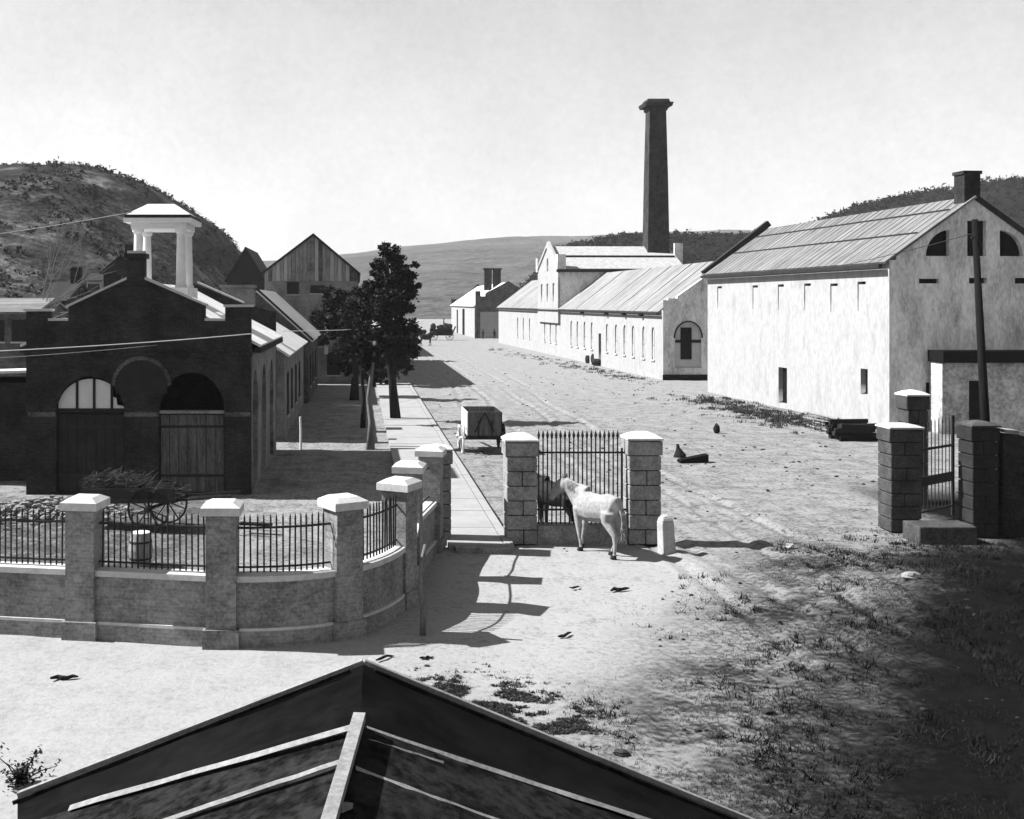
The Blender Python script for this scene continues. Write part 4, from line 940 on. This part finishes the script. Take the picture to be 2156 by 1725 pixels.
def hooves(parent, stance, m='slate'):
    for k, (x, s_) in enumerate(((-.5, -1), (-.5, 1), (.58, -1), (.58, 1))):
        cx_ = x+stance[k]-(.035 if k < 2 else 0); obj('hoof', MB().tube([(cx_, s_*.15, 0), (cx_+.01, s_*.15, .05), (cx_+.02, s_*.15, .1)], [.082, .074, .062], 10), m, parent, world=False)
def mane_tail(parent, m, z0=.16, ty=.06):
    rnd = random.Random(6); t = MB()
    for k in range(26):
        a = Vector((.8, rnd.gauss(0, .025), 1.25)); t.tube([a, a+Vector((.12, rnd.gauss(0, .02), -.15)), a+Vector((.16+rnd.gauss(0, .02), rnd.gauss(0, .05), -.5)), a+Vector((.12+rnd.gauss(0, .04), rnd.gauss(0, .06), -.85))], [.02, .018, .014, .004], 5)
    obj('tail', t, m, parent, world=False)
    t = MB()
    for k in range(30):
        f = k/29; a = Vector((-.42, 0, 1.5+z0)).lerp(Vector((-.92, ty, 1.55+z0*2.2)), f); t.tube([a, a+Vector((.06, -.06, .02)), a+Vector((.1, -.13, -.15-rnd.random()*.08))], [.018, .015, .004], 5)
    obj('mane', t, m, parent, world=False)
q = G(1256, 1164); hs = thing('horse', 'white horse standing before the closed iron gate', 'horse', q, R(-57), 'horses at the gate'); hs.scale = (1.1, 1.1, 1.1)
obj('body', horse_mesh(.24, -.22, (.10, -.16, .14, -.22)), 'white horse', hs, world=False); mane_tail(hs, 'gate stone', .08, -.13); hooves(hs, (.10, -.16, .14, -.22))
hs2 = thing('horse', 'dark horse standing behind the iron gate bars', 'horse', (PX(1172, 33.4), 33.4, 0), R(-50), 'horses at the gate')
obj('body', horse_mesh(.18, -.05, (.03, -.05, .04, -.06)), 'dark horse', hs2, world=False); mane_tail(hs2, 'dark horse', .08, -.03)

# ------------------------------------------------------------------ far team, wagon and people
FQ = Vector((PX(930, 205), 205, 0)); fwag = thing('loaded_wagon', 'dark loaded wagon with driver place at the far end of the street', 'wagon', FQ)
obj('bed', MB().box(FQ.x-2.2, FQ.x+2.0, 204.2, 205.8, .9, 2.1), 'black', fwag)
for dx in (-1.5, 1.5): wheel_parts((FQ.x+dx, 204.1, .7), .7, (0, 1, 0), 8, fwag); wheel_parts((FQ.x+dx, 205.9, .7), .7, (0, 1, 0), 8, fwag)
ld = MB(); rnd = random.Random(2)
for k in range(22): ld.blob((FQ.x+rnd.uniform(-1.9, 1.7), 205+rnd.uniform(-.6, .6), 2.15+rnd.random()*.6), rnd.uniform(.35, .55), .25, 6, 4, rnd)
obj('sacks', ld, 'cloth', fwag)
obj('tail_frame', MB().bar((FQ.x+1.9, 204.2, 1.0), (FQ.x+2.6, 204.2, 2.6), .12, .12).bar((FQ.x+1.9, 205.8, 1.0), (FQ.x+2.6, 205.8, 2.6), .12, .12), 'black', fwag)
dh = horse_mesh(.3, 0, (.1, -.1, .1, -.1)); 
for lab, x, y, rz in (('dark draught horse harnessed before the far loaded wagon', FQ.x-3.9, 205, 0), ('dark horse crossing the street by the farthest tree', PX(897, 178), 178, R(180))):
    h = thing('horse', lab, 'horse', (x, y, 0), rz, 'far horses in the street'); h.scale = (1.3,)*3; obj('body', dh, 'dark horse', h, world=False)
def person(label, base, h, rz, seated=False, holding=0, coat='cloth'):
    s = h/1.72; m = MB(); t = thing('person', label, 'person', base, rz, 'people far down the street')
    if seated:
        for sx in (-1, 1): m.tube([(sx*.1, 0, .45), (sx*.12, -.42, .47), (sx*.12, -.45, .08), (sx*.12, -.58, .03)], [.1, .075, .055, .045], 8)
        hip = .45
    else:
        for sx in (-1, 1): m.tube([(sx*.1, 0, .92), (sx*.11, -.02*sx, .5), (sx*.12, .03*sx, .09), (sx*.12, .03*sx-.14, .04)], [.1, .075, .05, .04], 8)
        hip = .9
    m.tube([(0, 0, hip-.05), (0, 0, hip+.15), (0, 0, hip+.42), (0, 0, hip+.55), (0, 0, hip+.62)], [(.17, .12), (.165, .11), (.21, .13), (.14, .09), (.06, .06)], 10)
    for sx in (-1, 1): m.tube([(sx*.19, 0, hip+.5), (sx*.26, .02, hip+.22), (sx*.25, -.1, hip-.02), (sx*.25, -.13, hip-.12)], [.065, .05, .04, .03], 8)
    m.tube([(0, 0, hip+.55), (0, -.01, hip+.66), (0, -.02, hip+.75), (0, -.01, hip+.85), (0, 0, hip+.9)], [.055, .08, .1, .09, .03], 10)
    m.v = [(x*s, y*s, z*s) for x, y, z in m.v]
    obj('body', remesh(m, .035, 3), coat, t, world=False)
    hat = MB().lathe((0, 0, (hip+.83)*s), [(.16*s, 0), (.16*s, .02), (.1*s, .03), (.09*s, .13)], 10); obj('hat', hat, 'black', t, world=False)
person('driver in dark coat and hat seated on the far wagon load', (FQ.x+.4, 205, 2.55), 1.85, R(90), True)
for lab, px, Y in (('person in dark clothes left of the far doorway pier', 1004, 212), ('person in dark clothes standing just right of the far house corner pier', 1017, 211), ('person in dark clothes before the pale end of the far house', 1041, 211)):
    person(lab, (PX(px, Y), Y, 0), 1.85, random.uniform(-1, 1))

# ------------------------------------------------------------------ things lying about
def cask(label, p, r, h, m='dark wood', rot=None):
    t = thing('cask', label, 'cask', p, 0, 'casks by the shop wall')
    a = obj('staves', MB().lathe((0, 0, 0), [(r*.8, 0), (r*.97, h*.3), (r, h*.5), (r*.97, h*.7), (r*.8, h)], 12), m, t, world=False)
    b_ = obj('hoop', MB().lathe((0, 0, h*.2), [(r*.95, 0), (r*.97, .06)], 12).lathe((0, 0, h*.75), [(r*.97, 0), (r*.95, .06)], 12), 'iron', a, world=False)
    if rot: a.rotation_euler = rot; a.location = (0, 0, r)
cask('largest dark cask by the shop doorway', G(1259, 767), .85, 1.2)
cask('small dark cask left of the largest one by the shop doorway', G(1240, 765), .45, .9)
cask('cask lying on its side before the shop doorway', G(1247, 770), .4, .9, 'dark wood', (R(90), 0, R(60)))
# timber stack: each timber its own piece
ts = thing('timber_stack', 'black stack of short timbers near the mill corner', 'timber stack', G(1812, 930)); rnd = random.Random(3); c = G(1812, 930)
for r_ in range(5):
    for k in range(6-(r_ > 3)):
        y0 = c.y+.1+k*.3+rnd.uniform(-.05, .05); x0 = c.x-.95+rnd.uniform(-.25, .15); z = .1+r_*.21
        if r_ == 4 and rnd.random() < .5: continue
        dy, dz = rnd.uniform(-.12, .12), rnd.uniform(-.05, .05)
        obj('timber', MB().bar((x0, y0+.13+dy, z+dz), (c.x+.85+rnd.uniform(-.25, .25), y0+.13-dy, z-dz), .24, .2), rnd.choice(['black', 'dark wood', 'bark']), ts)
lab_ = ['longest dark pole slanting from the timber stack along the mill wall', 'thin plank lying just left of the timber stack', 'lowest plank on the ground pointing at the timber stack', 'short plank above the lowest one near the timber stack']
for lab, (a, b_), r_ in zip(lab_, ((((1693, 868), (1765, 886))), ((1690, 880), (1772, 897)), ((1700, 897), (1788, 922)), ((1712, 890), (1770, 905))), (.09, .06, .06, .05)):
    tag(obj('plank', MB().tube([G(*a)+Vector((0, 0, r_*.6)), G(*b_)+Vector((0, 0, r_))], r_, 7), 'dark wood' if r_ > .1 else 'grey wood'), lab, 'plank', 'planks by the mill wall')
q = G(1492, 975); tag(obj('wooden_wedge', MB().add([(x, y, z) for x, z in ((-1.25, .0), (0, 0), (0, .36), (-.3, .30), (-1.2, .12)) for y in (0, .5)], [(0, 2, 4, 6, 8), (9, 7, 5, 3, 1), (0, 1, 3, 2), (2, 3, 5, 4), (4, 5, 7, 6), (6, 7, 9, 8), (8, 9, 1, 0)]), 'black', loc=q), 'dark wedge-shaped wooden trough lying in the street', 'trough')
q = G(1431, 962); tag(obj('stump', MB().tube([(0, 0, -.1), (0, 0, .1), (-.05, 0, .3), (-.08, 0, .42), (-.09, 0, .58)], [.3, .27, .14, .08, .06], 9), 'bark', loc=q), 'small pointed dark stump beside the wooden trough', 'stump')
q = G(1509, 912); tag(obj('stump', MB().blob((0, 0, .22), (.18, .18, .32), .15, 8, 6), 'bark', loc=q), 'dark rounded stump beyond the iron gate top', 'stump')
sticks = [((1200, 1241), (1222, 1238), .05, 'dark stick lying left of the pair in front of the gate'), ((1286, 1246), (1324, 1241), .08, 'thick dark stick lying in front of the white horse'), ((1176, 1344), (1203, 1336), .06, 'short bent stick lying midway to the foreground roof'), ((108, 1432), (166, 1427), .075, 'dark board fragment on the pale road at left'), ((792, 1394), (830, 1383), .05, 'dark stick on the ground at the roof peak'), ((884, 1391), (912, 1385), .05, 'second dark stick just right of the roof peak'), ((1740, 1204), (1790, 1203), .06, 'dark stick on the street before the right-hand pillar')]
for a, b_, r_, lab in sticks:
    p0, p1 = G(*a), G(*b_); rnd = random.Random(int(a[0])); r_ *= .6
    pp = [p0.lerp(p1, k/5)+Vector((0, rnd.uniform(-.06, .06), r_*.6+rnd.uniform(0, .03))) for k in range(6)]
    tag(obj('stick', MB().tube(pp, [r_*f for f in (.5, .9, 1, .8, .75, .3)], 7), 'bark'), lab, 'stick', 'sticks on the ground')
stones = [(1218, 1260, .1), (2205-755+0, 1350, .12)]
for lab, px, py, r_ in (('pale boulder on the darkened ground right of the bank', 2222, 1445-0, .2), ('largest pale stone on the weedy bank', 1918, 1254, .16), ('pale stone at the weedy bank edge left of the block', 1664, 1158, .14), ('dark loose stone on the ground right of the roof slope', 1310, 1588, .1), ('dark loose stone on the bare patch right of the roof', 1617, 1500, .11)):
    if px > 2156: continue
    p = G(px, py); tag(obj('stone', MB().blob((0, 0, r_*.4+hgt(p.x, p.y)), (r_*1.2, r_*.9, r_*.6), .35, 7, 5), 'gate stone' if 'pale' in lab else 'clod', loc=p), lab, 'stone', 'stones on the ground')

# ------------------------------------------------------------------ foreground roof
RY = 9.0; ra = P(765, 1400, RY); rn = Vector((PX(680, 6.3), 6.3, ra.z)); sL, sR = .385, .41
rd = (rn-ra).normalized()
def rp(px, py, side):
    """where a sight line meets the left or right roof slope"""
    dirv = Vector(((px-VX)/S, 1, -(py-VY)/S)); o = Vector((0, 0, H)); k = sL if side < 0 else sR
    n = rd.cross(Vector((side, 0, -k))).normalized(); t = (ra-o).dot(n)/dirv.dot(n); return o+dirv*t
rt = thing('foreground_roof', 'dark gabled roof with pale battens just below the viewpoint', 'roof', (ra.x, 6, 0))
rnear = ra+rd*5.2
eL = ra+Vector((-3.0, 0, -3.0*sL)); eR = ra+Vector((4.6, 0, -4.6*sR)); r1 = P(757, 1527, GY(1527, ra.z)); r1 = Vector((r1.x, r1.y, ra.z))
def on(side, u, along): return ra+rd*along+Vector((side*u, 0, -u*(sL if side < 0 else sR)))
d1 = (r1-ra).length
for side, u in ((-1, 2.85), (1, 4.6)):
    # tarred canvas bay, sagging a little between the battens; then shingle bays
    cm = MB(); n = 24; mq = 8
    e1 = rp(150, 1705, -1) if side < 0 else rp(1340, 1725, 1)
    for i in range(n+1):
        for j in range(mq+1):
            f = i/n; a = on(side, u*f, 0); b_ = r1.lerp(r1+(e1-r1)*(1.2 if side < 0 else 1.45), f); p = a.lerp(b_, j/mq)
            s_ = -.035*math.sin(math.pi*j/mq)*min(1, 3*f)+.02*noise.noise(Vector((p.x*2, p.y*2, 5)))*(1 if 0 < j < mq else 0)
            if f < .25: s_ += .05*math.sin(f*40+j)*(.25-f)*math.sin(math.pi*j/mq)*3
            cm.v.append((p.x, p.y, p.z+s_))
    for i in range(n):
        for j in range(mq): q = i*(mq+1)+j; cm.f.append((q, q+1, q+mq+2, q+mq+1))
    obj('canvas_sheet', cm, 'canvas', rt, smooth=True)
    far = r1+(e1-r1)*(1.2 if side < 0 else 1.45); nearl = on(side, u*(.9 if side < 0 else 1.3), 5.2)
    obj('shingle_slope', MB().slab(r1+Vector((0, 0, .0)), rnear, nearl, far, .08), 'shingle', rt)
    obj('verge_board', MB().bar(on(side, 0, -.03)+Vector((0, 0, .0)), on(side, u, -.03), .05, .07), 'batten', rt)
    obj('verge_fillet', MB().bar(on(side, 0.1, .09)+Vector((0, 0, .02)), on(side, u, .09), .02, .03), 'shingle', rt)
for side, a, b_, wd in ((-1, (752, 1534), (150, 1705), .095), (-1, (722, 1608), (345, 1735), .06), (1, (772, 1541), (1345, 1727), .085), (1, (775, 1566), (932, 1612), .06), (1, (748, 1626), (1030, 1729), .085)):
    p0, p1 = rp(*a, side), rp(*b_, side); d = (p1-p0); p1 = p1+d*.12 if b_[1] > 1720 else p1
    bt = MB(); rnd = random.Random(int(a[0])); nseg = 9; prev = None; d = p1-p0; sd = d.cross(Vector((0, 0, 1))).normalized()
    pts_ = [p0+d*(k/nseg)+sd*rnd.uniform(-.006, .006)+Vector((0, 0, .02+rnd.uniform(-.003, .004))) for k in range(nseg+1)]
    bt.tube(pts_, [(.016*rnd.uniform(.85, 1.1), wd*.5*rnd.uniform(.88, 1.08)) for _ in pts_], 4)
    obj('batten', bt, 'batten', rt)
obj('ridge_board', MB().bar(r1+Vector((0, 0, .06)), rnear+Vector((0, 0, .05)), .085, .06), 'batten', rt)
obj('loose_lath', MB().bar(rp(690, 1716, 1)+Vector((.06, 0, .03)), rp(735, 1706, 1)+Vector((0, 0, .03)), .05, .03), 'batten', rt)
obj('shed_wall', MB().prism([(-2.2, -.1), (4.2, -.1), (4.2, ra.z-4.2*sR-.12), (0, ra.z-.14), (-2.2, ra.z-2.2*sL-.12)], 8.75, 8.9), 'dark wood', rt)
obj('shed_wall', MB().box(-2.2, -2.1, 4, 8.748, -.1, ra.z-2.2*sL-.3).box(4.1, 4.2, 4, 8.748, -.1, ra.z-4.2*sR-.2), 'dark wood', rt)

# ------------------------------------------------------------------ weeds, grass, clods (uncountable)
def kmask(x, y): return x-(y-15)*.62
rnd = random.Random(31); gr = MB(); cnt = 0
while cnt < 70000:
    y = rnd.uniform(13, 34); x = rnd.uniform(2.5, 26); k = kmask(x, y)+3.0*noise.noise(Vector((x*.45, y*.45, 2)))
    if rnd.random() > max(.0, min(1, (k-.3)/6)): continue
    if noise.noise(Vector((x*1.1, y*1.1, 7))) < -.05: continue
    h = rnd.uniform(.015, .07); a = rnd.uniform(0, 6.3); z = hgt(x, y); dx, dy = math.cos(a)*.009, math.sin(a)*.009; lx, ly = rnd.gauss(0, .03), rnd.gauss(0, .03)
    o = len(gr.v); gr.v += [(x-dx, y-dy, z-.01), (x+dx, y+dy, z-.01), (x+lx, y+ly, z+h)]; gr.f.append((o, o+1, o+2)); cnt += 1
cnt = 0
while cnt < 2600:
    y = rnd.uniform(13.5, 33.5); x = rnd.uniform(4, 24); k = kmask(x, y)+3.0*noise.noise(Vector((x*.45, y*.45, 2)))
    if rnd.random() > max(0, min(1, (k-.8)/5)) or noise.noise(Vector((x*.5, y*.5, 17))) < -.02: continue
    hh = rnd.uniform(.05, .2); z = hgt(x, y); cnt += 1
    for _b in range(14):
        bx_, by_ = x+rnd.gauss(0, .06), y+rnd.gauss(0, .06); a = rnd.uniform(0, 6.3); o = len(gr.v); w_ = rnd.uniform(.008, .02)
        gr.v += [(bx_-w_*math.cos(a), by_-w_*math.sin(a), z-.02), (bx_+w_*math.cos(a), by_+w_*math.sin(a), z-.02), (bx_+rnd.gauss(0, .07), by_+rnd.gauss(0, .07), z+hh*rnd.uniform(.3, 1))]; gr.f.append((o, o+1, o+2))
kind(obj('grass', gr, 'weed'), 'stuff', 'thin dark weeds and grass on the right foreground bank', 'grass')
cl = MB(); rnd = random.Random(41); cnt = 0
while cnt < 2200:   # churned dark clods right of the roof
    t = rnd.random(); c0 = G(950, 1440).lerp(G(1190, 1545), t); x, y = c0.x+rnd.gauss(0, .55), c0.y+rnd.gauss(0, .45)
    if noise.noise(Vector((x*1.6, y*2.2, 3)))+.5*noise.noise(Vector((x*5, y*7, 3))) < -.02: continue
    if cnt % 5 == 0: r_ = rnd.uniform(.012, .04); cl.blob((x, y, hgt(x, y)+r_*.2), (r_*1.4, r_, r_), .4, 5, 3, rnd)
    hh = rnd.uniform(.02, .075)
    for _b in range(9):
        bx_, by_ = x+rnd.gauss(0, .035), y+rnd.gauss(0, .02); a = rnd.uniform(0, 6.3); o = len(cl.v); z = hgt(bx_, by_)
        cl.v += [(bx_-.012*math.cos(a), by_-.012*math.sin(a), z-.01), (bx_+.012*math.cos(a), by_+.012*math.sin(a), z-.01), (bx_+rnd.gauss(0, .03), by_+rnd.gauss(0, .02), z+hh*rnd.uniform(.4, 1))]; cl.f.append((o, o+1, o+2))
    cnt += 1
kind(obj('dark_weeds', cl, 'clod'), 'stuff', 'patch of dark weeds and clods on the pale ground right of the roof', 'weeds')
sc_ = MB(); rnd = random.Random(51); cnt = 0
while cnt < 1100:   # scattered dung, pebbles and clods over the street
    y = 14+rnd.random()**1.6*100; x = rnd.uniform(4.6, 27)
    if y < 33 and x < 5.0 : continue
    if noise.noise(Vector((x*.3, y*.3, 11))) < -.05: continue
    r_ = rnd.uniform(.006, .016)/max(.3, rnd.random())*(1 if y < 40 else 1.3); sc_.blob((x, y, hgt(x, y)+r_*.3), (r_*1.5, r_, r_*.7), .3, 5, 3, rnd); cnt += 1
for px0, py0, px1, py1, n in ((1050, 735, 1390, 805, 160), (1500, 838, 1760, 900, 420)):   # low growth along the wall foot
    for _ in range(n):
        t = rnd.random(); p = G(px0+(px1-px0)*t, py0+(py1-py0)*t); x, y = p.x+rnd.gauss(-1.0, 1.2), p.y+rnd.gauss(0, 1.6); hh = rnd.uniform(.06, .3)
        for _b in range(16):
            bx_, by_ = x+rnd.gauss(0, .16), y+rnd.gauss(0, .16); a = rnd.uniform(0, 6.3); o = len(sc_.v)
            sc_.v += [(bx_-.03*math.cos(a), by_-.03*math.sin(a), 0), (bx_+.03*math.cos(a), by_+.03*math.sin(a), 0), (bx_+rnd.gauss(0, .06), by_+rnd.gauss(0, .06), hh*rnd.uniform(.4, 1))]; sc_.f.append((o, o+1, o+2))
kind(obj('street_litter', sc_, 'clod'), 'stuff', 'clods, dung and pebbles scattered over the street', 'litter')
# scraggly weed at the lower left
q = G(45, 1650); wd = thing('weed_plant', 'scraggly dark weed at the lower left corner', 'plant', q); rnd = random.Random(17); st_, lf = MB(), MB()
for k in range(16):
    d = Vector((rnd.gauss(0, .2), rnd.gauss(0, .2), rnd.uniform(.15, .45))); e = q+d; st_.tube([q+Vector((rnd.gauss(0, .05), 0, -.02)), q+d*.5+Vector((0, 0, .05)), e], [.012, .01, .004], 5)
    for _ in range(26):
        p = q+d*rnd.uniform(.3, 1.05)+Vector((rnd.gauss(0, .06),)*3); a = Vector((rnd.gauss(0, 1), rnd.gauss(0, 1), rnd.gauss(0, .6))).normalized()*.07; b_ = a.cross(Vector((0, .3, 1))).normalized()*.025
        o = len(lf.v); lf.v += [tuple(p), tuple(p+a*.5+b_), tuple(p+a), tuple(p+a*.5-b_)]; lf.f.append((o, o+1, o+2, o+3))
obj('stem', st_, 'bark', wd); obj('leaves', lf, 'leaf', wd)

# ------------------------------------------------------------------ haze over the valley
hm = bpy.data.materials.new('haze air'); hm.use_nodes = True; hn = hm.node_tree; hn.nodes.clear()
ho = hn.nodes.new('ShaderNodeOutputMaterial'); hv = hn.nodes.new('ShaderNodeVolumePrincipled')
hv.inputs['Color'].default_value = (.9, .9, .9, 1); hv.inputs['Density'].default_value = .00012
hn.links.new(hv.outputs[0], ho.inputs['Volume'])
kind(obj('haze', MB().box(-3200, 3200, -100, 2700, -3, 110), hm), 'stuff', 'thin pale haze filling the valley', 'haze')
